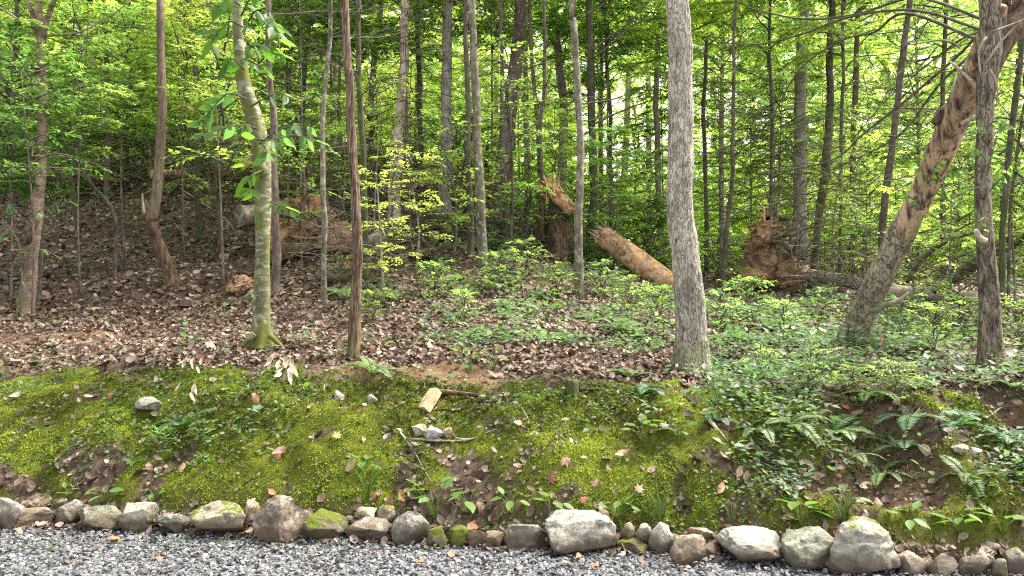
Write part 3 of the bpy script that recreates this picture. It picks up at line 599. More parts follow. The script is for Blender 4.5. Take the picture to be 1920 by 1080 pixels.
t1, o1, P1, R1 = tree('young_cherry_tree', 'slim pale brown tree with a three way fork at the left edge', [(50, 590), (60, 480), (75, 370), (82, 210), (76, 70)], [36, 31, 28, 24, 20], B_CHERRY, top=0, flare=.3, wk=.68)
for pts, wd in (([(76, 75), (62, 30), (40, -40), (20, -160)], [12, 9, 8, 4]), ([(77, 70), (72, 0), (74, -90), (80, -260)], [14, 12, 9, 4]), ([(78, 75), (92, 25), (112, -30), (150, -180)], [12, 10, 8, 4]), ([(82, 65), (40, 40), (0, 15), (-60, -10)], [5, 4, 3, 2]), ([(85, 68), (150, 60), (215, 25), (245, 0)], [4, 3, 2, 2])):
    sub_tube(t1, o1, pts, wd, o1.y, B_CHERRY)
for pts, wd in (([(72, 132), (40, 148), (-30, 165)], [7, 5, 3]), ([(70, 130), (62, 122), (58, 124)], [9, 8, 4]), ([(68, 412), (52, 455), (50, 452)], [12, 10, 5])): sub_tube(t1, o1, pts, wd, o1.y - .1, B_DARKROUGH, 'stub')
t2, o2, P2, R2 = tree('bent_tree', 'kinked slim tree, dark rough below and smooth above its stub', [(288, 402), (297, 330), (304, 200), (301, 60), (302, -10)], [24, 27, 22, 18, 17], B_GREYBROWN, Y=gat(325, 535).y, flare=0, rough=.05)
# the rough lower length
me_t = bpy.data.objects[[c.name for c in t2.children if c.name.startswith('trunk')][0]]; bpy.data.objects.remove(me_t)
g = G().add(*tube([at(286, 412, o2.y), at(289, 395, o2.y), at(297, 330, o2.y), at(304, 200, o2.y), at(301, 60, o2.y), at(300, -300, o2.y), at(300, -800, o2.y)], [r / 2 / FPX * o2.y for r in (18, 18, 19, 16, 14, 12, 8)], 14, .1, rough=.05, seed=4)); link('trunk', g.mesh('trunk', B_GREYBROWN, o2), t2)
g = G().add(*tube([at(330, 548, o2.y), at(322, 520, o2.y), at(300, 465, o2.y), at(282, 410, o2.y), at(272, 398, o2.y - .03)], [r / 2 / FPX * o2.y for r in (34, 25, 22, 20, 12)], 20, .04, rough=.22, ridge=.18, freq=6, seed=9)); link('lower_trunk', g.mesh('lower_trunk', B_DARKROUGH, o2), t2)
sub_tube(t2, o2, [(272, 402), (268, 380), (267, 362)], [8, 5, 3], o2.y - .04, W_PALE, 'stub'); sub_tube(t2, o2, [(283, 398), (276, 382), (272, 374)], [10, 7, 3], o2.y, B_GREYBROWN, 'stub')

t3, o3, P3, R3 = tree('lichened_tree', 'mossy tree with pale lichen bands and big green leaves, second thick one from the left', [(490, 650), (491, 600), (493, 490), (490, 380), (487, 300), (480, 235), (458, 150), (452, 80), (447, -5)], [52, 42, 37, 40, 44, 42, 34, 28, 26], B_BEECH, n=28, step=.05, rough=.08, flare=.5, top=9, wk=.74)
for pts, wd in (([(476, 625), (455, 648), (432, 662)], [13, 8, 3]), ([(505, 628), (528, 650), (540, 668)], [12, 7, 3])): sub_tube(t3, o3, pts, wd, o3.y - .12, B_BEECH, 'root')
sub_tube(t3, o3, [(497, 330), (482, 300), (484, 262), (486, 225)], [22, 26, 22, 9], o3.y - .045, B_BEECH, 'burl')
t4, o4, P4, R4 = tree('cedar_tree', 'straight brown shaggy barked tree right of the lichened one', [(661, 672), (668, 510), (663, 300), (655, 150), (643, -5)], [34, 28, 27, 25, 22], B_CEDAR, n=26, step=.05, ridge=.16, rough=.08, flare=.3, wk=.72)
tree('thin_sapling', 'thin greyish sapling trunk between the lichened and the cedar tree', [(608, 572), (606, 400), (604, 250), (615, 120), (622, -5)], [13, 12, 11, 10, 9], B_LICHEN, n=10, dead=5, dz=(1, 4), ds=.7, crown='sap0')
tree('dead_tree', 'pale peeling dead trunk in the middle distance right of the cedar tree', [(740, 420), (741, 340), (748, 250), (756, 130), (760, -5)], [32, 28, 26, 22, 19], B_PEEL, n=18, ridge=.2, rough=.15, dead=8, dz=(2, 6), top=7.5)
tree('forest_tree', 'smooth grey trunk farther back behind the mossy floor, left of the lichened slim pair', [(834, 402), (835, 300), (836, 180), (840, -5)], [32, 27, 24, 20], B_GREY, n=14, dead=5, dz=(2, 6), crown='big0', ccol=YG)
tree('forest_tree', 'lichen grey trunk, front one of the slim pair near the middle', [(905, 500), (900, 350), (897, 230), (890, 120), (884, -5)], [24, 21, 19, 18, 15], B_LICHEN, n=14, dead=7, dz=(1.5, 4.5), crown='broad1')
tree('forest_tree', 'dark slim trunk hugging the left side of the lichen grey one', [(882, 420), (879, 300), (877, 180), (875, -5)], [15, 13, 12, 10], B_DARK, Y=12.5, n=10, dead=8, dz=(1.5, 5), crown='broad0')
t10 = tree('forest_tree', 'largest dark brown trunk of the middle distance, leaning slightly right', [(934, 418), (946, 300), (960, 190), (973, 60), (978, -5)], [46, 40, 34, 30, 28], B_BROWN, n=20, ridge=.1, flare=.5, dead=5, dz=(3, 7), crown='big1', ccol=YG, top=10)
tree('forest_tree', 'thin straight pole in front of the largest dark brown trunk', [(948, 400), (944, 250), (942, 120), (938, -5)], [11, 10, 9, 8], B_DARK, Y=14.5, n=8, dead=5, dz=(2, 6), crown='sap1')
tree('forest_tree', 'thin dark stem left of the snapped stump', [(1008, 450), (1010, 300), (1003, 180), (997, 60), (994, -5)], [15, 12, 9, 8, 7], B_DARK, n=10, dead=6, dz=(1.5, 5), crown='sap0', ccol=YG)
tree('forest_tree', 'very thin upright stem just above the snapped stump', [(1018, 400), (1015, 250), (1021, 120), (1020, -5)], [9, 9, 8, 7], B_DARK, Y=13.6, n=8, dead=5, dz=(2, 6), crown='sap1', ccol=YG)
t12 = tree('forest_tree', 'slim pale lichen trunk left of the mossy dark trunk', [(1086, 556), (1086, 440), (1090, 300), (1086, 180), (1075, 40), (1074, -5)], [21, 19, 17, 16, 15, 14], B_LICHEN, n=16, dead=3, dz=(2, 4.5), crown='broad2')
t13 = tree('forest_tree', 'straight mossy dark trunk with long limbs reaching right', [(1106, 478), (1112, 340), (1109, 200), (1107, 90), (1105, -5)], [21, 19, 16, 14, 13], B_MOSSY, n=16, dead=3, dz=(1.5, 5), crown='broad0', ccol=YG)
for pts, wd in (([(1112, 95), (1130, 78), (1170, 50), (1215, 5), (1240, -30)], [5, 5, 4, 3, 3]), ([(1110, 235), (1150, 215), (1200, 195), (1255, 178)], [4, 4, 3, 2]), ([(1112, 110), (1160, 70), (1200, 40), (1250, 33)], [4, 4, 3, 2]), ([(1113, 230), (1135, 195), (1138, 160), (1120, 130), (1130, 60)], [4, 3, 3, 3, 2])):
    sub_tube(t13[0], t13[1], pts, wd, t13[1].y - .1, B_DARK, n=5, dy=.4)
t14, o14, P14, R14 = tree('oak_tree', 'thickest straight pale grey trunk with ridged bark right of centre', [(1296, 698), (1294, 640), (1290, 520), (1279, 350), (1273, 200), (1268, -5)], [78, 66, 60, 55, 52, 49], B_RIDGE, n=96, step=.02, ridge=.13, rough=.05, flare=.45, top=9, wk=.92)
tree('forest_tree', 'crooked thin stem between mossy dark trunk and the thick pale one', [(1190, 440), (1197, 280), (1183, 170), (1163, 75), (1150, 20)], [8, 8, 7, 6, 5], B_DARK, n=8, dead=6, dz=(2, 5), crown='sap0', ccol=YG)
tree('hemlock_tree', 'dark thin hemlock trunk just right of the thick pale trunk', [(1341, 512), (1339, 300), (1336, 120), (1334, -5)], [14, 12, 11, 9], B_DARK, n=10, dead=14, dz=(.8, 5), crown='hem0', ccol=HG)
tree('hemlock_tree', 'leaning twin of the thin hemlock, base at the fern patch', [(1350, 548), (1362, 440), (1373, 320), (1378, 160), (1380, -5)], [13, 11, 9, 8, 6], B_DARK, n=10, dead=12, dz=(.8, 4.5), crown='hem1', ccol=HG)
tree('hemlock_tree', 'thin dark trunk beside the left edge of the root plate', [(1408, 512), (1412, 380), (1413, 250), (1406, 110), (1402, -5)], [14, 13, 11, 10, 8], B_DARKROUGH, n=10, dead=14, dz=(.8, 5.5), crown='hem0', ccol=HG)
tree('forest_tree', 'pale grey broad trunk standing behind the upturned root plate', [(1502, 500), (1500, 350), (1501, 200), (1506, 60), (1508, -5)], [38, 30, 27, 25, 24], B_GREY, Y=19.5, n=16, crown='big1', ccol=YG, top=12, ridge=.06, dead=4, dz=(3, 7))
tree('forest_tree', 'dark mossy trunk right of the root plate, curving to the right', [(1522, 543), (1532, 430), (1548, 300), (1557, 180), (1560, -5)], [19, 17, 20, 16, 13], B_MOSSY, n=14, dead=12, dz=(1, 5.5), crown='broad1', ccol=MG)
tree('forest_tree', 'dark leaning trunk between root plate and the big leaning trunk', [(1652, 448), (1662, 340), (1680, 200), (1695, 80), (1706, -5)], [16, 15, 14, 14, 12], B_DARK, Y=12.6, n=12, dead=5, dz=(2.5, 5.5), crown='broad2', ccol=YG)
t23, o23, P23, R23 = tree('forked_tree', 'upright brown trunk at the right holding up the leaning one', [(1856, 695), (1853, 600), (1851, 480), (1848, 330), (1850, 200), (1856, 110), (1858, -5)], [52, 42, 38, 36, 38, 44, 46], B_ROUGH, n=30, step=.05, ridge=.12, rough=.09, flare=.35, top=8, wk=.88)
t22, o22, P22, R22 = tree('leaning_tree', 'big leaning trunk with bare orange wood higher up, resting against the forked tree', [(1590, 650), (1603, 620), (1660, 500), (1706, 410), (1738, 345)], [86, 76, 72, 70, 64], B_LEAN, n=56, step=.03, ridge=.10, rough=.13, flare=.2, top=0, lean=-1.6, jag=.6, wk=.69)
yl = lambda py: o22.y - 1.6 * (650 - py) / 540
P = [at(x, y, yl(y)) for x, y in ((1690, 440), (1730, 362), (1745, 330), (1780, 250), (1812, 175), (1842, 105), (1862, 50), (1880, 10))]
g = G().add(*tube(P, [w_ / 2 / FPX * p.y for w_, p in zip((43, 45, 49, 52, 51, 50, 46, 16), P)], 44, .03, rough=.16, ridge=.10, freq=2.5, seed=3)); link('bare_wood', g.mesh('bare_wood', W_ORANGE, o22), t22)
def stub(t, org, pts, wd, mat, nm='stub', n=8): 
    P = [at(x, y, yy) for x, y, yy in pts]; g = G().add(*tube(P, [w_ / 2 / FPX * p.y for w_, p in zip(wd, P)], n, .05, rough=.12)); link(nm, g.mesh(nm, mat, org), t)
Yt = yl(100)
stub(t22, o22, [(1876, 20, Yt), (1905, -20, Yt + .1), (1950, -80, Yt + .2)], (48, 54, 46), B_DARKROUGH, 'broken_top', 24)
stub(t22, o22, [(1852, 140, Yt - .1), (1880, 75, Yt - .05), (1910, 40, Yt), (1960, -10, Yt)], (34, 50, 56, 54), B_DARKROUGH, 'broken_top', 24)
stub(t22, o22, [(1857, 218, yl(200) - .30), (1840, 175, yl(200) - .32), (1815, 145, yl(200) - .25), (1782, 116, yl(200) - .1)], (9, 11, 7, 4), W_PALE)
stub(t22, o22, [(1805, 232, yl(230) - .16), (1822, 222, yl(230) - .25), (1848, 212, yl(230) - .3)], (10, 7, 5), W_PALE)
stub(t22, o22, [(1752, 232, yl(230)), (1765, 215, yl(230)), (1780, 198, yl(230))], (12, 22, 14), B_DARKROUGH, 'bark_flap')
stub(t22, o22, [(1698, 452, yl(440) - .24), (1714, 422, yl(430) - .26), (1727, 396, yl(400) - .24)], (6, 22, 8), W_SPLIT, 'bark_scar', 10)
stub(t22, o22, [(1637, 584, yl(584) - .2), (1662, 572, yl(584) - .35), (1690, 560, yl(584) - .4), (1705, 547, yl(584) - .42)], (10, 9, 6, 3), W_GREY)
stub(t22, o22, [(1672, 568, yl(584) - .36), (1690, 566, yl(584) - .4), (1704, 565, yl(584) - .42)], (6, 4, 3), W_GREY)
stub(t23, o23, [(1845, 452, o23.y - .08), (1836, 445, o23.y - .12), (1830, 432, o23.y - .16)], (14, 10, 9), W_PALE)
for pts in ([(1848, 120), (1880, 75), (1935, 20)], [(1850, 70), (1835, 95), (1840, 150)], [(1800, 90), (1770, 75), (1700, 85)], [(1860, 60), (1900, 45), (1960, 20)], [(1855, 130), (1870, 160), (1868, 200)]):
    stub(t23, o23, [(x, y, o23.y - .5) for x, y in pts], (5, 4, 2), W_GREY, 'twig', 5)
# long arching limbs sweeping from the forked tree to the left
for pts, wd in (([(1850, 40), (1760, 5), (1700, -3), (1600, 28), (1500, 35), (1400, 14)], (7, 6, 6, 5, 4, 2)), ([(1850, 60), (1720, 20), (1600, 30), (1500, 65), (1420, 83), (1340, 78)], (6, 5, 5, 4, 3, 2)), ([(1845, 80), (1700, 25), (1640, 60), (1580, 75), (1500, 130), (1440, 230), (1380, 290)], (6, 6, 4, 4, 3, 3, 2)), ([(1830, 70), (1790, 110), (1690, 195), (1620, 250), (1560, 300), (1440, 325)], (6, 6, 5, 4, 3, 2)), ([(1835, 60), (1800, 75), (1740, 120), (1660, 190), (1600, 260)], (4, 4, 3, 2, 2)), ([(1835, 90), (1760, 160), (1690, 250), (1600, 300), (1500, 345)], (5, 5, 4, 3, 2))):
    P = [at(x, y, o23.y + .2 + .5 * i) for i, (x, y) in enumerate(pts)]; g = G().add(*tube(P, [w_ / 2 / FPX * p.y for w_, p in zip(wd, P)], 5, .1, rough=.05))
    Pq, _ = spline(P, [1] * len(P), .2)
    for q in range(2, len(Pq), 2):
        e_ = Vector(Pq[q]) + Vector((random.uniform(-.35, .1), random.uniform(-.2, .2), random.uniform(-.3, .3))); g.add(*tube([Pq[q], (Vector(Pq[q]) + e_) / 2 + Vector((0, 0, random.uniform(-.05, .05))), e_], [.005, .003, .0015], 3, .1, cap=False))
    link('limb', g.mesh('limb', B_DARK, o23), t23)
tree('forest_tree', 'thin mossy trunk close behind the forked tree on its right', [(1878, 600), (1884, 420), (1895, 250), (1908, 150), (1915, 60)], [14, 13, 13, 12, 10], B_MOSSY, Y=8.6, n=10, dead=4, dz=(1.5, 4), crown='broad0')
tree('thin_sapling', 'very thin dark sapling at the right edge beyond the forked tree', [(1890, 590), (1893, 450), (1903, 330), (1920, 180)], [8, 7, 6, 5], B_DARK, Y=9.4, n=8, dead=3, dz=(1, 3), crown='sap0', top=4)
tree('forest_tree', 'dark green stained trunk seen between leaning trunk and forked tree', [(1880, 390), (1888, 300), (1900, 190), (1910, 60)], [12, 12, 11, 9], B_MOSSY, Y=13, n=8, dead=4, dz=(2, 5), crown='broad1')
tree('forest_tree', 'slim trunk behind the left of the lichened tree', [(372, 345), (368, 220), (363, 120), (352, 10)], [16, 14, 11, 9], B_MOSSY, Y=14, n=10, dead=9, dz=(2, 6.5), crown='broad2')
tree('forest_tree', 'reddish slim trunk just behind the lichened tree on its right', [(516, 330), (512, 220), (507, 100), (502, -5)], [18, 15, 13, 12], B_BROWN, Y=10.5, n=10, dead=10, dz=(2, 4.8), crown='hem1', ccol=HG)
tree('forest_tree', 'dark trunk half hidden behind the cedar tree', [(683, 420), (680, 250), (676, 120), (670, -5)], [16, 14, 12, 11], B_MOSSY, Y=10.8, n=10, dead=10, dz=(2, 4.8), crown='hem0', ccol=HG)
tree('thin_sapling', 'crooked thin stem standing in leaf litter left of the lichened tree', [(418, 480), (408, 400), (404, 320), (412, 220)], [6, 6, 5, 4], B_DARK, n=6, crown='sap1', top=3.2, dead=3, dz=(.6, 2))
tree('thin_sapling', 'slender grey stem right of the lichened tree at the earth mound', [(565, 505), (563, 420), (572, 340), (560, 230)], [6, 5, 5, 4], B_GREYBROWN, n=6, crown='sap0', top=3.4)
tree('thin_sapling', 'mossy slim sapling just right of the fork topped tree', [(148, 435), (135, 350), (118, 290), (112, 200)], [11, 10, 9, 7], B_MOSSY, n=8, crown='sap1', ccol=DG, top=3.8)
tree('thin_sapling', 'dark leaning stem crossing left of the fork topped tree', [(72, 340), (45, 270), (20, 215), (5, 150)], [12, 10, 9, 7], B_DARK, Y=10.8, n=8, crown='sap0', ccol=DG, top=3.8)
tree('thin_sapling', 'dark slanting stem behind the fork topped tree, leaning left', [(215, 405), (175, 345), (120, 265), (70, 200)], [9, 8, 7, 5], B_DARK, Y=11.6, n=8, crown='sap1', ccol=DG, top=3.9)
tree('thin_sapling', 'slim stem right of the thick dark pole in the middle', [(958, 420), (962, 330), (955, 200)], [7, 6, 5], B_DARK, Y=13, n=6, dead=3, dz=(1, 3), crown='sap0', top=5)
for px, Y_, w_, mt, lb in ((1050, 21, 22, B_GREY, 'pale grey distant trunk above the snapped stump'), (1236, 23, 14, B_GREY, 'slim distant trunk beside the left edge of the thick pale trunk'), (700, 24, 16, B_BROWN, 'distant brown trunk between cedar tree and peeling dead trunk'), (790, 20, 13, B_DARK, 'distant dark trunk left of the smooth grey one'), (1445, 17, 9, B_DARK, 'thin distant stem left above the root plate'), (1600, 22, 15, B_BROWN, 'distant brown trunk above the log with the bare top'), (1575, 15, 9, B_DARK, 'thin dark stem beside the curving mossy trunk'), (1770, 19, 12, B_DARK, 'distant dark trunk seen past the orange wood of the leaning tree'), (200, 17, 13, B_DARK, 'distant dark trunk in the leafy left background'), (240, 20, 10, B_MOSSY, 'thinner distant trunk in the leafy left background'), (575, 19, 14, B_BROWN, 'distant trunk above the earth mound'), (640, 16, 9, B_DARK, 'thin distant stem just left of the cedar tree'), (1325, 21, 10, B_DARK, 'thin distant stem at the right edge of the thick pale trunk'), (1145, 20, 10, B_DARK, 'thin distant trunk above the broken orange log'), (20, 15, 11, B_DARK, 'dark stem at the extreme left edge'), (1275, 18, 9, B_DARK, 'distant stem hidden by the thick pale trunk')):
    tree('forest_tree', lb, [(px, 420), (px + random.uniform(-8, 8), 220), (px + random.uniform(-16, 16), -20)], [w_, w_ * .9, w_ * .75], mt, Y=Y_, n=8, step=.4, dead=4, dz=(2, 7), crown=random.choice(['broad0', 'broad1', 'broad2']), ccol=random.choice([YG, MG, YG]), cs=1.3, top=Y_ * .35 + 1)

# ------------------------------------------------------------------ understory: saplings and shrubs with leafy crowns
def sapling(px, Y, zc, key, colr, s=1., label=None, group=None, cat='sapling', tw=.018):
    X0 = (px - 960) / FPX * Y; z0 = hz(X0, Y); t = thing('leafy_sapling', (X0, Y, z0), label, cat, group)
    hgt = {'broad': 4.2, 'sap': 1.9, 'hem': 5.0, 'big': 6.5, 'shrub': .9}[key[:-1]] * s
    top = zc + hgt * .9; P = [(0, 0, -.05), (random.uniform(-.08, .08), 0, top * .4), (random.uniform(-.15, .15), random.uniform(-.1, .1), top)]
    g = G().add(*tube(P, [tw, tw * .8, tw * .25], 6, .25)); link('trunk', g.mesh('trunk', random.choice([B_GREY, B_BROWN, B_GREYBROWN, B_LICHEN])), t)
    add_crown(t, key, Vector((0, 0, zc)), s, None, colr); return t
def vary(c, a=.18): 
    k = random.uniform(1 - a, 1 + a); return (c[0] * k * random.uniform(.9, 1.12), c[1] * k, c[2] * k)
for a in [
 (720, 9.6, .35, 'sap0', YG, .62, 'low yellow green sapling between cedar tree and dead tree'),
 (775, 10.8, .5, 'sap1', YG, .7, 'yellow green layered sapling at the foot of the peeling dead tree'),
 (850, 12.0, .5, 'sap0', MG, .9, 'green layered sapling in front of the smooth grey trunk'),
 (700, 12.5, 1.0, 'sap1', YG, .9, 'yellowish sapling behind the cedar tree'),
 (640, 13.5, 1.3, 'sap0', YG, .7, 'bright sapling just left of the cedar tree above the earth mound'),
 (60, 9.6, 1.7, 'sap1', DG, .8, 'dark green sapling behind the fork topped tree near the left edge'),
 (150, 10.8, 2.0, 'broad0', MG, .52, 'dense green sapling right of the fork topped tree'),
 (235, 12.0, 2.0, 'broad1', MG, .55, 'dense green sapling between fork topped and bent tree'),
 (20, 10.5, 1.5, 'broad2', DG, .55, 'dark bushy sapling at the far left edge'),
 (345, 12.5, 2.0, 'broad0', YG, .55, 'bright sapling just right of the bent tree'),
 (420, 11.0, 1.6, 'sap1', YG, 1.1, 'yellow green layered branches left of the lichened tree'),
 (250, 18.5, .2, 'broad2', MG, .6, 'leafy sapling low on the slope in the left background'),
 (110, 17.5, .1, 'broad1', MG, .6, 'low leafy sapling on the left slope beyond the leaf litter'),
 (1500, 13.2, .4, 'hem0', HG, .55, 'feathery young hemlock left of the leaning trunk'),
 (1570, 12.4, .4, 'hem1', HG, .55, 'feathery young hemlock touching the leaning trunk from behind'),
 (1445, 15.5, .8, 'hem1', HG, .7, 'dark feathery hemlock above the root plate'),
 (770, 12.8, 1.6, 'hem0', HG, .62, 'fine twigged hemlock right of the peeling dead tree'),
 (560, 14.6, 2.0, 'hem1', HG, .6, 'fine twigged hemlock between lichened and cedar tree'),
 (1350, 14.5, 1.3, 'hem0', HG, .7, 'fine twigged hemlock right of the thick pale trunk'),
 (1720, 10.6, .35, 'sap0', YG, .8, 'yellow green sapling behind the bare wood of the leaning tree'),
 (1790, 9.6, .3, 'sap1', MG, .75, 'leafy sapling between leaning and forked tree'),
 (1800, 12.0, .8, 'broad0', MG, .5, 'bushy sapling beyond the gap between leaning and forked tree'),
 (1905, 9.8, .9, 'broad1', MG, .42, 'bushy sapling right of the forked tree'),
 (1150, 13.5, .3, 'broad2', MG, .5, 'bushy green sapling above the broken orange log'),
 (1215, 14.5, .2, 'broad1', MG, .5, 'bushy green sapling left of the thick pale trunk'),
 (1040, 15.0, .6, 'broad0', YG, .5, 'bright sapling behind the snapped stump'),
 (1625, 14.0, .6, 'broad2', YG, .55, 'bright sapling left of the leaning trunk'),
 (870, 14.5, .1, 'shrub0', YG, 1.5, 'low bright shrub between smooth grey trunk and the slim pair'),
 (985, 13.5, .0, 'shrub1', MG, 1.2, 'low green shrub right of the largest dark trunk'),
]: sapling(a[0], a[1], a[2], a[3], vary(a[4], .08), a[5], a[6])
random.seed(11)
GW = 'young trees filling the wood behind'
def free(px, Y): return True
for k in range(44):
    Y_ = random.uniform(17, 30); px = -250 + 2420 * ((k * .618) % 1); low = random.random() < .45
    key = random.choice(['broad0', 'broad1', 'broad2']); s = random.uniform(.8, 1.15)
    sapling(px, Y_, random.uniform(.1, .8) if low else random.uniform(1.6, 4.2), key, vary(random.choice([YG, YG, PG, PG, MG])), s, 'leafy young tree among many like it in the bright wood behind', GW, 'tree', .026)
for k in range(40):
    px = -250 + 2420 * ((k * .618 + .3) % 1); Y_ = random.uniform(17 if px < 1150 else 15, 25)
    sapling(px, Y_, .0, random.choice(['shrub0', 'shrub1']), vary(random.choice([MG, YG, MG, DG])), random.uniform(.9, 1.9), 'leafy green shrub low in the wood behind, one of many alike', 'shrubs low in the wood behind', 'shrub')
for k in range(16):
    Y_ = random.uniform(24, 34); px = -300 + 2500 * ((k * .618 + .1) % 1)
    sapling(px, Y_, random.uniform(3, 6.5), random.choice(['big0', 'big1']), vary(random.choice([YG, PG, YG])), random.uniform(.9, 1.2), 'tall broadleaf tree among many like it deep in the bright wood', 'tall trees deep in the wood', 'tree', .10)
# the far-off wood, one mass nobody could count
def far_wood(n):
    Y = rng.uniform(34, 62, n); X = rng.uniform(-1, 1, n) * (Y * .85 + 6); z = H(X, Y) + rng.uniform(-.2, 1, n) ** 1 * 1 + np.where(rng.uniform(0, 1, n) < .3, rng.uniform(0, 6, n), rng.beta(1.1, 1.3, n) * 24)
    c = fbm(X * .35, z * .45, 3, 81); k = rng.uniform(0, 1, n) < sst(.24, .38, c) * .7 + .3; X, Y, z = X[k], Y[k], z[k]; n = len(X)
    a = rng.uniform(0, 6.28, n); D = np.stack([np.cos(a), np.sin(a), rng.normal(-.1, .2, n)], -1)
    return spray_leaves(np.stack([X, Y, z], -1), D, rng.uniform(.8, 1.6, n), 8, .38, .6, .5, .25)
g = G().add(*far_wood(47000)); 
tag(link('far_wood', g.mesh('far_wood', LEAF), color=(.20, .24, .105)), 'bright leafy wood far behind the trees', 'wood', kind='stuff')  # leaf colour paled to stand in for haze over the distance
g = G()
for k in range(34):
    Y_ = random.uniform(34, 58); X0 = random.uniform(-.8, .8) * Y_; z0 = hz(X0, Y_); g.add(*tube([(X0, Y_, z0 - .2), (X0 + random.uniform(-.5, .5), Y_, z0 + 11), (X0 + random.uniform(-1, 1), Y_, z0 + 24)], [random.uniform(.1, .26), .13, .06], 7, 1.5))
tag(link('far_tree_trunks', g.mesh('far_tree_trunks', B_GREY)), 'trunks of the far wood', 'wood', kind='stuff')

# ------------------------------------------------------------------ low plants
def px_of(X, Y, z): return 960 + X / Y * FPX, 540 + (CZ - z) / Y * FPX
def cover_density(X, Y):
    z = H(X, Y); px, py = px_of(X, Y, z)
    a = sst(740, 860, px) * sst(1300, 1230, px) * sst(690, 620, py) * sst(380, 430, py)
    b = sst(1290, 1360, px) * sst(820, 740, py) * sst(545, 610, py) * 1.0
    c = .75 * sst(1250, 1450, px) * sst(960, 900, py) * sst(640, 700, py)
    e = .55 * sst(640, 690, px) * sst(770, 730, px) * sst(480, 510, py) * sst(610, 580, py)
    f = .5 * sst(460, 420, py) * (X < 3) * (Y < 26)
    q = .06 * (py < 960) + .22 * sst(230, 300, px) * sst(520, 450, px) * sst(760, 790, py) * sst(930, 900, py)
    return np.clip(np.maximum.reduce([a, b, c, e, f, q]) * (.04 + 1.2 * sst(.47, .62, fbm(X * 1.7, Y * 1.7, 3, 95))), 0, 1)
def cover(n, ymin, ymax, sz):
    Y = rng.uniform(ymin, ymax, n); X = rng.uniform(-.72, .72, n) * (Y + .5); k = (rng.uniform(0, 1, n) < cover_density(X, Y)) & (Y > row_y(X) + .15); X, Y = X[k], Y[k]; n = len(X)
    m = 8; hh = sz * rng.uniform(.5, 1.0, n) * rng.choice([.6, 1., 1.6, 2.4], n); z = H(X, Y); t = np.tile(np.arange(m) / m, (n, 1)); a = rng.uniform(0, 6.28, n)[:, None] + np.arange(m) * 2.4 + rng.normal(0, .3, (n, m))
    zz = z[:, None] + hh[:, None] * (.35 + .65 * t); P = np.stack([X[:, None] + np.cos(a) * .012, Y[:, None] + np.sin(a) * .012, zz], -1)
    D = np.stack([np.cos(a), np.sin(a), rng.normal(.05, .3, (n, m))], -1); P = P + D * (rng.uniform(.01, .05, (n, m)) * (sz / .1))[..., None]
    N = np.array([0, 0, 1.]) + rng.normal(0, .3, (n, m, 3)); L = (sz * .62 * rng.uniform(.6, 1.25, (n, 1)) * rng.uniform(.7, 1.1, (n, m))).ravel(); tt = np.clip(np.repeat(rng.normal(.5, .25, n), m) + rng.normal(0, .1, n * m), 0, 1)
    return leaves(P.reshape(-1, 3), D.reshape(-1, 3), N.reshape(-1, 3), L, L * .58, tt, T_MID)
g = G(); g.add(*cover(5200, 4.4, 8.2, .075)); g.add(*cover(1400, 4.6, 8.2, .12)); g.add(*cover(3600, 7.0, 14, .135)); g.add(*cover(1500, 7.0, 14, .10)); g.add(*cover(2600, 13, 27, .26))
tag(link('ground_cover', g.mesh('ground_cover', LOWLEAF), color=(.105, .165, .085)), 'low leafy plants growing through the leaf litter', 'ground cover', kind='stuff')
def creep(n):                                            # small dark creeping leaves in patches on the bank
    Y = rng.uniform(4.4, 7.4, n); X = rng.uniform(-5, 3.9, n); yr = row_y(X); t = (Y - yr) / (crest_y(X) - yr)
    d = sst(.46, .58, fbm(X * 1.5 + 9, Y * 2.2, 3, 97)) * sst(.02, .1, t) * sst(1., .8, t) + .5 * sst(.12, .05, t) * sst(0, .03, t) + .12 * sst(1., .8, t); k = rng.uniform(0, 1, n) < d; X, Y = X[k], Y[k]; n = len(X)
    a = rng.uniform(0, 6.28, n); D = np.stack([np.cos(a), np.sin(a), rng.normal(.2, .3, n)], -1); L = rng.uniform(.014, .036, n)
    return leaves(np.stack([X, Y, H(X, Y) + rng.uniform(.008, .035, n)], -1), D, np.array([0, 0, 1.]) + rng.normal(0, .45, (n, 3)), L, L * .7, rng.uniform(0, 1, n), T_MID)
tag(link('creeping_herbs', G().add(*creep(60000)).mesh('creeping_herbs', LOWLEAF), color=(.055, .10, .022)), 'tiny creeping green leaves spread over the mossy bank', 'herbs', kind='stuff')

# ferns
def frond(seed, arch):
    r = np.random.default_rng(seed); u = np.linspace(0, 1, 17); x = .9 * u; z = .75 * u - arch * u ** 2; y = .08 * np.sin(u * 2 + seed)
    C = np.stack([x, y, z], -1); g = G().add(*tube(C, np.linspace(.012, .003, 17), 3, raw=True, cap=False), .2)
    T = norm(np.gradient(C, axis=0)); m = 16; P, D, N, L = [], [], [], []
    for i in range(1, 17):
        for j in (0, .5):
            if i == 16 and j: continue
            p = C[i] if not j else (C[i] + C[i - 1]) / 2; uu = u[i] - j / 16; l = .21 * math.sin(math.pi * (uu * .86 + .12)) ** .8 + .01
            for s_ in (-1, 1): P.append(p); D.append(np.array([0, s_, 0]) * 1. + T[i] * .35 + [0, 0, -.12] + r.normal(0, .05, 3)); N.append(np.cross(T[i], [0, 1, 0]) * -1 + r.normal(0, .12, 3)); L.append(l)
    L = np.array(L); g.add(*leaves(np.array(P), np.array(D), np.array(N), L, .034, r.uniform(.3, .8, len(L)), T_LOW)); return g.mesh('frond', FERN)
FR = [frond(i, a) for i, a in enumerate((.55, .7, .85, 1.0, .75))]
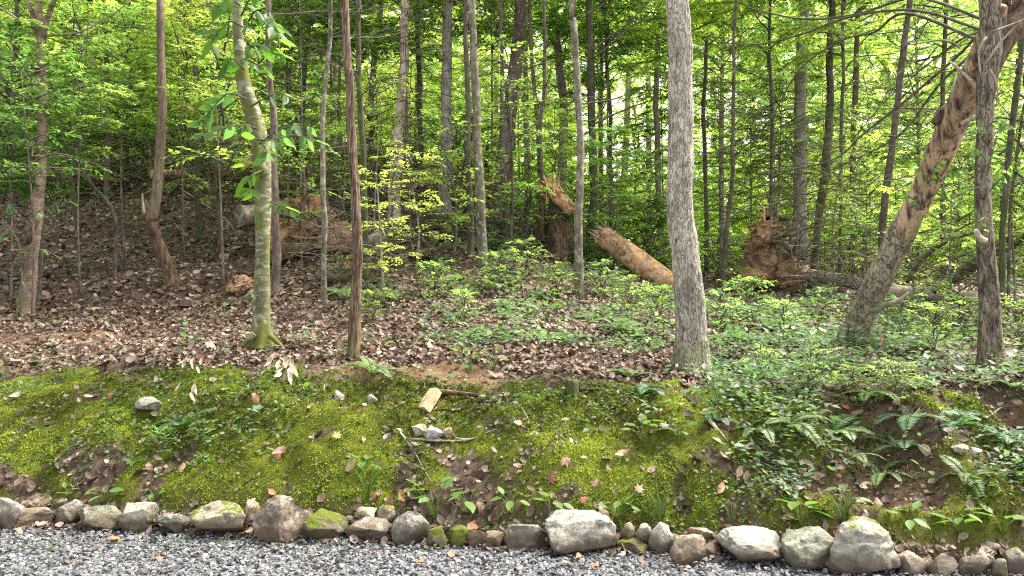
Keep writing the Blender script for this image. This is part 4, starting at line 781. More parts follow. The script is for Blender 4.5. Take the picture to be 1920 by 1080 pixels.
def fern(px, py, size, label, nf=6, colr=(.06, .115, .045), spread=6.28, az0=None, upright=0.):
    gp = gat(px, py); t = thing('fern', gp, label, 'fern', 'ferns growing on the bank and among the litter'); a0 = random.uniform(0, 6.28) if az0 is None else az0
    L = size * 1.25 / FPX * gp.y
    for i in range(nf):
        o = link('frond', random.choice(FR), t, (0, 0, 0), vary(colr, .15)); s = L * random.uniform(.7, 1.1); o.scale = (s, s, s); o.rotation_euler = (random.uniform(-.25, .25), random.uniform(-.35, .15) - upright, a0 + spread * (i + random.uniform(-.3, .3)) / nf)
for a in [
 (650, 560, 60, 'dense fern clump left of the cedar tree behind it'), (722, 560, 62, 'blue green fern right of the cedar trunk'), (700, 705, 62, 'light fern on the crest below the cedar tree'),
 (640, 650, 20, 'tiny fern sprig left of the cedar foot'), (855, 600, 45, 'fern at the left of the leafy patch in the middle'), (905, 625, 48, 'upright pale fern in the middle leafy patch'),
 (960, 580, 50, 'fern in the centre of the leafy patch'), (1010, 560, 45, 'fern in the leafy patch behind the slim lichen trunk'), (1065, 640, 55, 'pale fern below the slim lichen trunk'),
 (1110, 600, 50, 'fern between slim lichen trunk and the thick pale trunk'), (1160, 620, 58, 'tall narrow fern left of the thick pale trunk'), (1215, 660, 48, 'spreading fern touching the thick pale trunk on the left'),
 (1185, 712, 60, 'fern on the crest left of the thick pale trunk'), (1205, 735, 50, 'dark fern in front of the thick pale trunk, lower left'), (1335, 700, 85, 'large pale fern at the right foot of the thick pale trunk'),
 (1395, 690, 80, 'large spreading fern second to the right of the thick pale trunk'), (1450, 715, 75, 'pale fern on the crest above the white flat stone'), (1380, 640, 55, 'bushy fern right of the thick pale trunk farther back'),
 (1440, 620, 60, 'fern in the bed between thick pale and leaning trunk, left'), (1490, 600, 62, 'fern in the bed left of the leaning trunk'), (1530, 640, 66, 'blue green fern beside the leaning trunk base'),
 (1555, 690, 75, 'broad fern in front of the leaning trunk base'), (1500, 670, 60, 'fern between crest and the leaning trunk'), (1600, 700, 60, 'fern just right below the leaning trunk base'),
 (1660, 655, 62, 'dark fern behind the leaning trunk, right'), (1700, 620, 60, 'dark green fern between leaning and forked tree'), (1760, 610, 55, 'fern farther back between leaning and forked tree'),
 (1640, 745, 70, 'pale fern on the crest below the leaning tree'), (1720, 730, 60, 'fern on the crest left of the forked tree'), (1860, 705, 75, 'fern with dark fronds at the foot of the forked tree'),
 (1900, 730, 60, 'fern at the right edge below the forked tree'), (1705, 790, 90, 'big fern hanging over the eroded hollow'), (1690, 845, 85, 'dark glossy fern drooping into the hollow'),
 (1560, 815, 80, 'fern arching over moss in the middle of the right bank'), (1480, 800, 75, 'fern at the top of the moss below the flat crest'), (1425, 815, 70, 'curly fern left on the right bank'),
 (1650, 895, 60, 'light green fern frond clump below the hollow, left'), (1790, 800, 80, 'long fronded fern right of the hollow'), (1815, 900, 60, 'sparse fern low on the right bank'),
 (1890, 830, 60, 'glossy fern at the right edge of the bank'), (1600, 860, 60, 'yellowish fern in moss on the right bank'), (345, 800, 70, 'upright fern on the left bank below the flat stone'),
 (1345, 790, 50, 'small fern on the mossy shoulder right of centre'), (1270, 820, 45, 'small fern tuft hanging above the dark hollow in the moss'), (250, 870, 22, 'tiny fern sprig on the left bank'),
 (1560, 560, 50, 'fern behind the leaning trunk near the log'), (1420, 585, 46, 'small fern in front of the root plate'), (1270, 590, 40, 'fern behind the thick pale trunk'),
]: fern(a[0], a[1], a[2] * .95, a[3], random.choice([5, 6, 7]), vary(random.choice([(.115, .19, .07), (.13, .21, .075), (.09, .165, .08)])), az0=None)

# broad leaved seedlings, every leaf a part
RICH = G().add(*leaves(np.zeros((1, 3)), np.array([[1., 0, 0]]), np.array([[0, 0, 1.]]), 1., .55, .5, T_RICH)).mesh('leaf', LOWLEAF)
RICHN = G().add(*leaves(np.zeros((1, 3)), np.array([[1., 0, 0]]), np.array([[0, 0, 1.]]), 1., .24, .5, T_RICH)).mesh('leaf', LOWLEAF)
RICHT = G().add(*leaves(np.zeros((1, 3)), np.array([[1., 0, 0]]), np.array([[0, 0, 1.]]), 1., .46, .5, T_RICH)).mesh('leaf', LEAF)
def seedling(px, py, size, label, nl=7, lf=26, me_=None, colr=(.10, .175, .035), up=.7):
    gp = gat(px, py); k = 1 / FPX * gp.y; t = thing('seedling', gp, label, 'plant', 'seedlings along the stone row'); hh = size * k; g = G()
    for i in range(nl):
        a = i * 2.4 + random.uniform(-.4, .4); e = Vector((math.cos(a) * hh * .5 * random.uniform(.3, 1.2), math.sin(a) * hh * .4, hh * random.uniform(.45, 1))); mid = e * .5 + Vector((0, 0, hh * .12))
        g.add(*tube([(0, 0, -.01), mid, e], [.003, .0022, .0015], 4, .03, cap=False), .8)
        o = link('leaf', me_ or RICH, t, e, vary(colr, .15)); s = lf * k * random.uniform(.75, 1.25); o.scale = (s, s, s); o.rotation_euler = (random.uniform(-.4, .4), random.uniform(-up, up * .6), a + random.uniform(-.5, .5))
    link('stem', g.mesh('stem', LOWLEAF), t, (0, 0, 0), (.09, .14, .03))
for a in [
 (815, 975, 75, 'tall seedling with oval leaves above the mossy pair of stones', 9, 34), (875, 965, 50, 'seedling with drooping oval leaves right of the tallest seedling', 5, 34), (1160, 978, 45, 'leafy seedling behind the two small stacked stones', 9, 26),
 (1035, 975, 38, 'low round leaved seedling left of the huge pale boulder', 7, 28), (960, 965, 40, 'seedling with a few upright leaves above the grey stone', 5, 24), (1500, 990, 50, 'broad leaved plant above the rough grey green boulder', 8, 40),
 (1590, 960, 40, 'small green seedling behind the largest boulder', 8, 26), (1700, 1000, 40, 'seedling above the white stone at the right', 6, 28), (1800, 1010, 45, 'leafy seedling behind the stones near the right end', 9, 32),
 (1880, 1010, 48, 'bright seedling above the last stones on the right', 9, 32), (195, 945, 34, 'bright low seedling above the greenish stone', 8, 30), (130, 935, 22, 'tiny seedling above the left stones', 6, 18),
 (290, 940, 24, 'tiny seedling above the pale cream block', 7, 18), (680, 890, 28, 'pale leaved sprout beside the tan leaf on the moss', 4, 26), (575, 745, 22, 'small clover like sprout below the lichened tree', 5, 18),
 (880, 700, 50, 'olive seedling on the bare clay patch', 10, 16), (925, 695, 45, 'second olive seedling right of the bare clay patch', 9, 16), (1205, 830, 40, 'seedling with three broad leaves over the dark hollow', 6, 28),
 (640, 945, 14, 'tiny sprout behind the brown rounded stone', 4, 12), (1740, 905, 30, 'small leafy sprout below the eroded hollow', 6, 18), (1850, 925, 26, 'small sprout low on the bank near the right edge', 6, 18), (1395, 560, 55, 'bushy pale plant in front of the root plate', 12, 18),
 (1110, 500, 45, 'pale leafy plant at the foot of the mossy dark trunk', 10, 24), (880, 560, 40, 'bright young plant in the leafy patch', 9, 22), (1025, 600, 40, 'pale whorled plant in the leafy patch', 9, 22)]:
    seedling(*a[:3], a[3], a[4], a[5])
BL = G()
for i in range(9): BL.add(*tube([(0, 0, 0), (math.cos(i * 2.4) * .2, math.sin(i * 2.4) * .2, .6), (math.cos(i * 2.4) * .55, math.sin(i * 2.4) * .55, .85 + .1 * (i % 3))], [.022, .018, .004], 3, .2, cap=False), .4 + .05 * i)
BLm = BL.mesh('grass_blades', LOWLEAF)
for px, py, sz, lb in ((1240, 990, 70, 'grass tuft rising behind the white wedge stone'), (1580, 985, 55, 'grass tuft between white block and largest boulder'), (1370, 985, 45, 'thin grass tuft above the flat white block'), (690, 945, 75, 'thin grass tuft on the moss left of the tall seedling'), (1215, 980, 40, 'short grass tuft beside the grass behind the white wedge'), (300, 800, 40, 'faint grass tuft on the left bank')):
    gp = gat(px, py); o = link('grass_tuft', BLm, None, gp, (.10, .165, .03)); s = sz / FPX * gp.y; o.scale = (s, s, s); o.rotation_euler = (0, 0, px); tag(o, lb, 'grass', 'grass tufts behind the stones')

# ------------------------------------------------------------------ leafy twigs on the near trees
def leafy_twig(t, org, pts, Y, lf, n, mat=B_DARK, colr=MG, me_=None, wd=4, dy=-.2, droop=.5):
    P = [at(x, y, Y + dy * i / (len(pts) - 1)) for i, (x, y) in enumerate(pts)]; Pq, Rq = spline(P, [wd / 2 / FPX * Y * (1 - .7 * i / (len(pts) - 1)) for i in range(len(pts))], .04)
    b = link('branch', G().add(*tube(Pq, Rq, 5, raw=True, cap=False)).mesh('branch', mat, org), t)
    for i in range(n):
        q = .15 + .85 * (i + .5) / n; j = min(int(q * (len(Pq) - 1)), len(Pq) - 2); d = Pq[j + 1] - Pq[j]; a = math.atan2(d[1], d[0]) + (1 if i % 2 else -1) * random.uniform(.5, 1.2) + random.uniform(-.3, .3)
        o = link('leaf', me_ or RICHT, b, Vector(Pq[j]) - org, vary(colr, .2)); s = lf / FPX * Y * random.uniform(.7, 1.2); o.scale = (s, s, s); o.rotation_euler = (random.uniform(-1.1, 1.1), random.uniform(.1, droop * 2.4), a)
BGRN = (.055, .12, .018); CGRN = (.07, .135, .05)
for pts, lf, n, c in (([(455, 60), (480, 20), (505, 30), (520, 60)], 42, 11, BGRN), ([(455, 50), (430, 40), (405, 65), (395, 90)], 40, 8, BGRN), ([(505, 25), (520, 60), (525, 95)], 40, 8, BGRN), ([(460, 90), (490, 85), (515, 100)], 40, 8, BGRN), ([(462, 185), (430, 175), (405, 195), (372, 235)], 38, 11, CGRN),
                      ([(470, 200), (505, 180), (530, 175), (545, 185)], 26, 5, CGRN), ([(482, 262), (510, 262), (560, 255), (620, 275)], 30, 14, CGRN), ([(480, 240), (440, 235), (405, 245), (365, 255)], 32, 10, CGRN), ([(490, 265), (500, 285), (495, 300)], 30, 5, BGRN), ([(480, 370), (470, 355), (462, 355)], 34, 5, BGRN), ([(508, 378), (525, 385), (550, 395)], 26, 6, BGRN), ([(472, 290), (462, 300), (455, 320)], 28, 3, (.13, .15, .03)), ([(474, 545), (468, 552)], 14, 3, BGRN)):
    leafy_twig(t3, o3, pts, o3.y - .15, lf, n, colr=c, dy=-.35)
for pts, lf, n in (([(30, 600), (42, 500), (30, 445), (0, 405)], 14, 6), ([(40, 440), (60, 415), (75, 395), (135, 375)], 16, 10), ([(20, 470), (60, 468), (85, 470), (105, 480)], 16, 10), ([(25, 425), (5, 440), (-20, 445)], 18, 6), ([(30, 400), (20, 385), (15, 375)], 16, 6)): leafy_twig(t1, o1, pts, o1.y - .35, lf, n, colr=CGRN, dy=-.1, wd=4, mat=B_GREYBROWN)
for pts, lf, n in (([(1850, 240), (1870, 225), (1900, 240)], 16, 8), ([(1850, 330), (1860, 290), (1870, 250), (1880, 225)], 16, 12), ([(1848, 300), (1830, 280), (1815, 300), (1800, 340)], 15, 12), ([(1855, 360), (1880, 330), (1900, 300)], 15, 10), ([(1840, 350), (1810, 360), (1790, 400)], 15, 10), ([(1850, 260), (1835, 240), (1820, 245)], 15, 6), ([(1852, 400), (1840, 420), (1850, 440)], 14, 6)): leafy_twig(t23, o23, pts, o23.y - .12, lf, n, colr=(.075, .14, .045), wd=3, dy=-.15)
for pts, lf, n in (([(1740, 345), (1755, 310), (1770, 295)], 15, 10), ([(1745, 350), (1720, 300), (1735, 285)], 14, 8), ([(1760, 340), (1785, 325), (1805, 320)], 15, 10), ([(1725, 380), (1700, 365), (1690, 350)], 14, 6), ([(1765, 345), (1775, 370), (1790, 390)], 14, 7)): leafy_twig(t22, o22, pts, yl(330) - .35, lf, n, colr=(.06, .12, .03), wd=3, dy=-.1)

# ------------------------------------------------------------------ logs, stumps, root plates
def log(name, label, pts, wid, mat, cat='log', n=24, rough=.1, ridge=.04, end=None, group=None, step=.06, freq=2.5):
    P = [at(x, y, yy) for x, y, yy in pts]; Rr = [w_ / 2 / FPX * p.y for w_, p in zip(wid, P)]; org = P[0]
    t = thing(name, org, label, cat, group); g = G().add(*tube(P, Rr, n, step, rough=rough, ridge=ridge, seed=int(pts[0][0]), freq=freq)); link('trunk', g.mesh('trunk', mat, org), t); return t, org, P, Rr
def splinters(t, org, p, d, r, n, L, mat, seed=0, spread=.25, name='splintered_wood'):
    rr = np.random.default_rng(seed); g = G(); d = norm(np.array(d, float)); u = norm(np.cross(d, [.3, 1, .2])); v = np.cross(d, u)
    for i in range(n):
        a = rr.uniform(0, 6.28); q = np.array(p) + (u * math.cos(a) + v * math.sin(a)) * r * rr.uniform(.2, .95); l = L * rr.uniform(.35, 1); dd = norm(d + rr.normal(0, spread, 3)); w_ = rr.uniform(.008, .028)
        g.add(*tube([q - dd * .08, q + dd * l * .6, q + dd * l], [w_, w_ * .7, .002], 4, raw=True))
    link(name, g.mesh(name, mat, org, False), t)
ga = gat(1262, 548); YA = ga.y + .2
lg, lo, LP, LR = log('fallen_log', 'broken orange brown log sloping down behind the thick pale trunk', [(1128, 440, YA + .5), (1165, 468, YA + .3), (1215, 505, YA + .1), (1262, 540, YA), (1300, 565, YA - .1)], (38, 44, 44, 44, 40), W_LOG, n=36, rough=.14)
splinters(lg, lo, LP[0], LP[0] - LP[1], LR[0], 26, .22, W_PALE, 1)
YS = YA + .7; XS = (1040 - 960) / FPX * YS; gs = Vector((XS, YS, hz(XS, YS)))
st = thing('snapped_stump', gs, 'tall dark snapped stump with bright orange splintered top', 'stump')
P = [gs - Vector((0, 0, .1)), at(1046, 430, YS), at(1044, 390, YS), at(1042, 365, YS)]; link('trunk', G().add(*tube(P, [.24, .20, .16, .10], 28, .06, rough=.3, ridge=.15, seed=3)).mesh('trunk', B_DARKROUGH, gs), st)
P = [at(1014, 450, YS - .1), at(1016, 390, YS - .1), at(1020, 338, YS - .1)]; link('standing_slab', G().add(*tube(P, [.07, .06, .02], 10, .06, rough=.25, ridge=.1)).mesh('standing_slab', B_DARKROUGH, gs), st)
P = [at(1022, 338, YS - .1), at(1040, 362, YS - .14), at(1062, 388, YS - .15), at(1085, 402, YS - .05)]; link('broken_face', G().add(*tube(P, [.03, .10, .12, .06], 14, .04, rough=.45, ridge=.3, freq=8, seed=8)).mesh('broken_face', W_FRESH, gs), st)
splinters(st, gs, at(1036, 360, YS - .2), (-.45, -.1, 1), .17, 46, .36, W_FRESH, 5, .3)
splinters(st, gs, at(1064, 388, YS - .22), (-.5, -.2, 1), .13, 30, .26, W_FRESH, 6, .4, 'pale_splinters')
def blob(name, t, org, p, s, mat, seed, rough=.35, k=4, parent=True):
    V, F = rock_verts(seed, k, .9, 3, .95, .13); V = V * (1 + rough * (vn3(V * 9 + seed, 7)[:, None] - .5) * 2) * s
    return link(name, mesh_np(name, V, F, {'tint': np.zeros(len(V))}, True, [mat]), t, Vector(p) - org)
def roots(t, org, p, n, L, r, mat, seed, d0=(0, 0, 0), name='root'):
    rr = np.random.default_rng(seed)
    for i in range(n):
        d = norm(rr.normal(0, 1, 3) + np.array(d0)); q = np.array(p) + d * rr.uniform(.0, .15); P = [q]
        for j in range(4): d = norm(d + rr.normal(0, .35, 3)); P.append(P[-1] + d * L * rr.uniform(.15, .3))
        w_ = r * rr.uniform(.4, 1.1); link(name, G().add(*tube(P, [w_, w_ * .8, w_ * .55, w_ * .35, w_ * .12], 5, .06, cap=False)).mesh(name, mat, org), t)
gr = gat(1450, 545); YR = gr.y; rp = thing('root_plate', gr, 'upturned root plate of orange clay and roots behind the right ferns', 'root plate')
blob('earth_clod', rp, gr, at(1440, 490, YR) , (.85, .5, 1.25), SOIL, 31, .3, 5); blob('earth_clod', rp, gr, at(1432, 440, YR - .1), (.42, .4, .5), SOIL, 32); blob('earth_clod', rp, gr, at(1478, 512, YR - .1), (.8, .6, .62), SOIL, 33, .35); blob('earth_clod', rp, gr, at(1405, 520, YR - .2), (.7, .5, .4), SOIL, 34)
roots(rp, gr, at(1450, 450, YR - .2), 26, 1.2, .035, W_GREY, 3, (.3, -.6, .3)); roots(rp, gr, at(1485, 480, YR - .3), 18, 1.0, .03, B_BROWN, 4, (.5, -.5, .2)); roots(rp, gr, at(1425, 425, YR - .1), 10, .6, .04, W_FRESH, 5, (.2, -.6, .6)); roots(rp, gr, at(1450, 415, YR - .1), 4, .5, .05, B_DARKROUGH, 6, (0, 0, 1.5))
log('fallen_log', 'long pale barkless log lying right of the root plate', [(1490, 512, YR - .2), (1540, 520, YR - .3), (1600, 530, YR - .6), (1680, 545, YR - 1.2), (1790, 560, YR - 2)], (26, 26, 25, 24, 24), W_GREY, n=20)
log('fallen_log', 'grey brown log behind the ferns running right to the forked tree', [(1640, 552, 12.2), (1720, 552, 12.0), (1800, 560, 11.8), (1860, 562, 11.6), (1960, 565, 11.4)], (26, 32, 30, 26, 24), W_GREY, n=20)
log('fallen_log', 'dark rotten log lying in shade under the grey brown one', [(1560, 575, 11.6), (1680, 580, 11.2), (1800, 590, 10.9), (1930, 592, 10.6)], (22, 30, 32, 26), W_DEAD, n=20)
log('fallen_branch', 'mossy curved dead trunk reaching up at the right edge', [(1750, 545, 10.6), (1800, 515, 10.6), (1845, 480, 10.4), (1890, 455, 10.2), (1950, 435, 10)], (14, 22, 26, 30, 30), B_MOSSY, n=16)
log('fallen_branch', 'dark arching branch between leaning and forked tree', [(1700, 530, 10.5), (1730, 485, 10.5), (1780, 450, 10.4), (1830, 435, 10.3)], (8, 10, 10, 6), B_MOSSY, n=8)
gm = gat(560, 490); mp = thing('earth_mound', gm, 'dark upturned mound of earth and roots behind the lichened tree', 'root mound')
YM = gm.y + .6; blob('earth_clod', mp, gm, at(575, 418, YM), (.85, .6, .95), SOIL, 41, .35, 5); blob('earth_clod', mp, gm, at(628, 448, YM - .2), (.8, .5, .55), SOIL, 42); blob('earth_clod', mp, gm, at(528, 445, YM), (.65, .5, .6), SOIL, 43)
roots(mp, gm, at(555, 410, YM - .3), 14, .8, .025, B_BROWN, 13, (-.2, -.4, .5)); roots(mp, gm, at(600, 420, YM - .3), 12, .7, .03, B_BROWN, 14, (.4, -.4, .2))
def hollow_log(name, label, cx, cy, Y, r, ln, mat, az, cat='log'):
    c = at(cx, cy, Y); d = Vector((math.sin(az), math.cos(az), .12)).normalized(); t = thing(name, c, label, cat)
    pr = [(0, r * 1.0), (.02, r * 1.04), (ln * .5, r), (ln, r * .9)]; P, Rr = spline([d * s for s, _ in pr], [q for _, q in pr], .05); link('trunk', G().add(*tube(P, Rr, 24, raw=True, rough=.12, cap=False)).mesh('trunk', mat), t)
    P, Rr = spline([d * ln * .8, d * .3, d * 0.], [r * .5, r * .62, r * .74], .05); link('hollow', G().add(*tube(P, Rr, 24, raw=True, rough=.3, cap=False)).mesh('hollow', B_DARKROUGH), t)
    k = 24; aa = np.linspace(0, 6.283, k, endpoint=False); up = np.cross(np.array(d), [0, 0, 1.]); up /= np.linalg.norm(up); w2 = np.cross(np.array(d), up)
    V = np.vstack([(up * np.cos(a) + w2 * np.sin(a)) * r * 1.0 for a in aa] + [(up * np.cos(a) + w2 * np.sin(a)) * r * (.55 + .12 * math.sin(a * 3)) - np.array(d) * .015 for a in aa]); j = np.arange(k); F = np.stack([j, (j + 1) % k, (j + 1) % k + k, j + k], -1)
    link('cut_face', G().add(V, F).mesh('cut_face', W_SPLIT), t); return t
hollow_log('hollow_log', 'pale log end with a dark round hollow left of the lichened tree', 452, 405, gm.y + .3, .17, 1.3, W_GREY, .75)
log('fallen_log', 'greenish half buried log at the foot of the earth mound', [(500, 492, gm.y - .1), (545, 472, gm.y), (590, 462, gm.y + .1)], (22, 30, 24), W_DEAD)
hollow_log('cut_log', 'short dark cut log lying on litter left of the leafy patch', 785, 477, gat(790, 490).y, .095, .1, W_DEAD, .9)
log('fallen_log', 'dark log body running left from the cut log end', [(782, 477, gat(790, 490).y + .1), (755, 478, gat(790, 490).y + .25), (728, 472, gat(790, 490).y + .4)], (22, 21, 16), W_DEAD)
log('fallen_log', 'grey broken log chunk leaning up beside the cedar tree', [(675, 462, 11.2), (700, 450, 11.2), (722, 440, 11.2)], (18, 24, 20), W_GREY)
gw = gat(455, 548); rw = thing('rotten_stump', gw, 'crumbling orange rotten stump just left of the lichened tree', 'stump'); blob('rotten_wood', rw, gw, gw + Vector((-.02, 0, .09)), (.34, .3, .26), SOIL, 51, .4); splinters(rw, gw, gw + Vector((.03, -.1, .12)), (.5, -.1, .8), .15, 20, .11, W_ORANGE, 9, .5)
log('fallen_log', 'pale thin log lying far up the left slope', [(60, 312, 19), (90, 322, 18.6), (135, 330, 18.2)], (10, 12, 11), W_GREY, n=10)
log('fallen_log', 'dark log on the left slope above the bent tree', [(130, 325, 17), (185, 335, 17), (230, 340, 17)], (12, 12, 9), W_DEAD, n=10)
hollow_log('cut_log', 'small orange cut log end far behind the bent tree', 284, 326, 17, .09, .8, W_ORANGE, .6)
# on the bank
gc = gat(806, 768); ck = thing('wood_chunk', gc, 'pale split wood chunk leaning on the bare clay at the crest', 'wood chunk'); c0, c1 = at(795, 772, gc.y - .02), at(818, 735, gc.y + .12)
V, F = tube([c0, (c0 + c1) / 2, c1], [.052, .055, .05], 5, .04, rough=.12); link('split_block', G().add(V, F).mesh('split_block', W_SPLIT, gc, False), ck)
V, F = tube([at(814, 733, gc.y + .17), at(850, 736, gc.y + .2), at(897, 741, gc.y + .15)], [.022, .018, .012], 8, .03, rough=.25); o = link('fallen_stick', G().add(V, F).mesh('fallen_stick', W_DEAD, gc), None, gc); tag(o, 'dark thick stick lying right of the pale wood chunk', 'stick', 'sticks on the bank')
gq = gat(1073, 738); sq = thing('small_stump', gq, 'tiny mossy stump on the crest near the centre', 'stump'); link('trunk', G().add(*tube([gq - Vector((0, 0, .04)), gq + Vector((0, 0, .09))], [.055, .045], 18, .02, rough=.2, ridge=.15)).mesh('trunk', B_MOSSY, gq), sq)
def stick(pts, wd, label, mat=W_DEAD, lift=.012, group='sticks on the bank', nm='fallen_stick', tw=0):
    P = []
    for x, y in pts: q = gat(x, y); q.z += lift; P.append(q)
    k = wd / 2 / FPX * P[0].y; g = G().add(*tube([p - P[0] for p in P], [k * (1 - .55 * i / (len(P) - 1)) for i in range(len(P))], 6, .04, rough=.15))
    for i in range(tw):
        q = Vector(random.choice(P[1:])) - P[0]; g.add(*tube([q, q + Vector((random.uniform(-.15, .15), random.uniform(-.1, .05), random.uniform(.02, .08)))], [k * .5, k * .2], 4, .05, cap=False))
    tag(link(nm, g.mesh(nm, mat), None, P[0]), label, 'stick', group)
for pts, wd, lb, mt, tw in (
 ([(1085, 732), (1105, 733), (1124, 733)], 11, 'thick dark stick beside the tiny mossy stump', W_DEAD, 0), ([(770, 828), (830, 833), (880, 830), (925, 812), (990, 788)], 5, 'long thin curved twig across the moss below the white stones', W_GREY, 3),
 ([(750, 815), (775, 850), (795, 885), (812, 915)], 4, 'thin straight twig running down the moss left of centre', W_GREY, 2), ([(820, 770), (845, 772), (880, 765), (900, 758)], 4, 'small twig on the moss right of the wood chunk', W_DEAD, 1),
 ([(1325, 785), (1342, 805), (1362, 830)], 9, 'pale root like stick poking out of the moss right of centre', W_PALE, 0), ([(1395, 800), (1420, 850), (1455, 878)], 7, 'grey stick slanting down through the right bank ferns', W_GREY, 0),
 ([(1450, 900), (1490, 945), (1530, 960)], 3, 'thin twig low on the right bank moss', W_GREY, 0), ([(1840, 920), (1855, 905), (1900, 890)], 4, 'curved bare twig near the right edge of the bank', W_GREY, 0),
 ([(195, 600), (215, 640), (255, 660)], 5, 'pale forked twig standing in the litter on the left', W_PALE, 2), ([(240, 700), (320, 685), (380, 680)], 5, 'dark stick along the litter edge on the left crest', W_DEAD, 3),
 ([(350, 650), (390, 655), (440, 640)], 4, 'thin stick left of the lichened tree foot', W_DEAD, 2), ([(230, 520), (330, 560), (420, 570)], 5, 'long dark stick lying in litter below the bent tree', W_DEAD, 3), ([(20, 560), (60, 565), (110, 560)], 5, 'dark stick behind the fork topped tree foot', W_DEAD, 1),
 ([(690, 660), (720, 700), (735, 715)], 4, 'twig hanging over the crest right of the cedar foot', W_DEAD, 1), ([(1280, 745), (1300, 760), (1330, 790)], 5, 'dark root below the thick pale trunk', W_DEAD, 0), ([(940, 690), (990, 700), (1050, 690)], 4, 'thin stick in the litter right of the clay patch', W_DEAD, 2),
 ([(1850, 790), (1880, 770), (1915, 765)], 4, 'thin stick on the right crest', W_GREY, 1), ([(1745, 670), (1770, 640), (1780, 625)], 5, 'short pale stick behind the forked tree, left', W_GREY, 0), ([(330, 350), (420, 410), (440, 440)], 4, 'long thin pole lying on the left slope behind the bent tree', W_GREY, 0),
 ([(5, 610), (40, 605), (75, 612)], 6, 'dark stick at the left edge on the litter', W_DEAD, 0), ([(1010, 760), (1020, 775), (1015, 790)], 3, 'tiny twig on bright moss near the centre', W_DEAD, 0), ([(610, 590), (640, 620), (650, 660)], 3, 'thin stick left of the cedar foot', W_DEAD, 1)):
    stick(pts, wd, lb, mt, tw=tw)
# brush tangle at the right and on the left slope: dead twigs nobody could count
def brush(n, regions, L):
    g = G()
    for i in range(n):
        x0, y0, x1, y1, yy = random.choice(regions); X0 = random.uniform(x0, x1); Yq = random.uniform(*yy); p = at(X0, random.uniform(y0, y1), Yq); p.z = max(p.z, hz(p.x, p.y) + .02); d = Vector((random.gauss(0, 1), random.gauss(0, .6), random.gauss(0, .35))).normalized(); l = L * random.uniform(.3, 1)
        g.add(*tube([p - d * l / 2, p + Vector((0, 0, random.uniform(-.05, .1))), p + d * l / 2 + Vector((0, 0, random.uniform(-.15, .1)))], [.009, .006, .002], 3, .3, cap=False))
    return g
tag(link('brush', brush(420, [(1480, 470, 1680, 570, (11, 15)), (1680, 470, 1930, 590, (9.5, 12)), (60, 300, 420, 420, (12, 18)), (560, 330, 900, 450, (11, 16)), (560, 400, 760, 520, (10, 11.5)), (1280, 470, 1420, 520, (14, 17))], 1.3).mesh('brush', B_BROWN)), 'tangled dead twigs and brush lying in the wood', 'brush', kind='stuff')
tag(link('fine_twigs', brush(700, [(450, 0, 830, 330, (11, 18)), (1300, 80, 1660, 420, (11, 18)), (820, 100, 1250, 420, (12, 20)), (1650, 0, 1920, 350, (9, 15)), (0, 0, 420, 330, (11, 17))], 1.6).mesh('fine_twigs', B_DARK)), 'fine bare twigs of the undergrowth between the trunks', 'twigs', kind='stuff')

# ------------------------------------------------------------------ fallen leaves one can pick out
ang = np.array([0, 18, 36, 52, 72, 92, 118, 140, 165, 195, 220, 242, 268, 288, 308, 324, 342]); rad = np.array([1, .5, .55, .85, .42, .72, .35, .5, .3, .3, .5, .35, .72, .42, .85, .55, .5])
MV = np.vstack([[0, 0, .04]] + [[r * math.cos(R(a)), r * math.sin(R(a)), .12 * r * math.sin(a * 1.7)] for a, r in zip(ang, rad)]); MF = np.array([[0, i + 1, (i + 1) % 17 + 1] for i in range(17)])
OV = np.vstack([[0, 0, 0]] + [[math.cos(a), .52 * math.sin(a) * (1 + .1 * math.sin(5 * a)), .16 * math.sin(2 * a) + .1 * math.cos(3 * a)] for a in np.linspace(0, 6.283, 14, endpoint=False)]); OF = np.array([[0, i + 1, (i + 1) % 14 + 1] for i in range(14)])
PLAIN = {}
def leafcol(c):
    if c not in PLAIN:
        m = M('fallen_leaf_colour'); n = m.noise(m.mapping((1, 1, 1)), 3, 4, .7); m.bsdf(m.mix(m.ramp(n, (.35, 0.), (.65, 1.)), tuple(v * .6 for v in c), c), .6, spec=.3); PLAIN[c] = m.m
    return PLAIN[c]
ORG = (.52, .20, .06); RST = (.30, .11, .06); TN = (.42, .29, .19); PKT = (.40, .24, .18); CRM = (.50, .42, .32); YL = (.42, .45, .14); DRD = (.16, .055, .04)
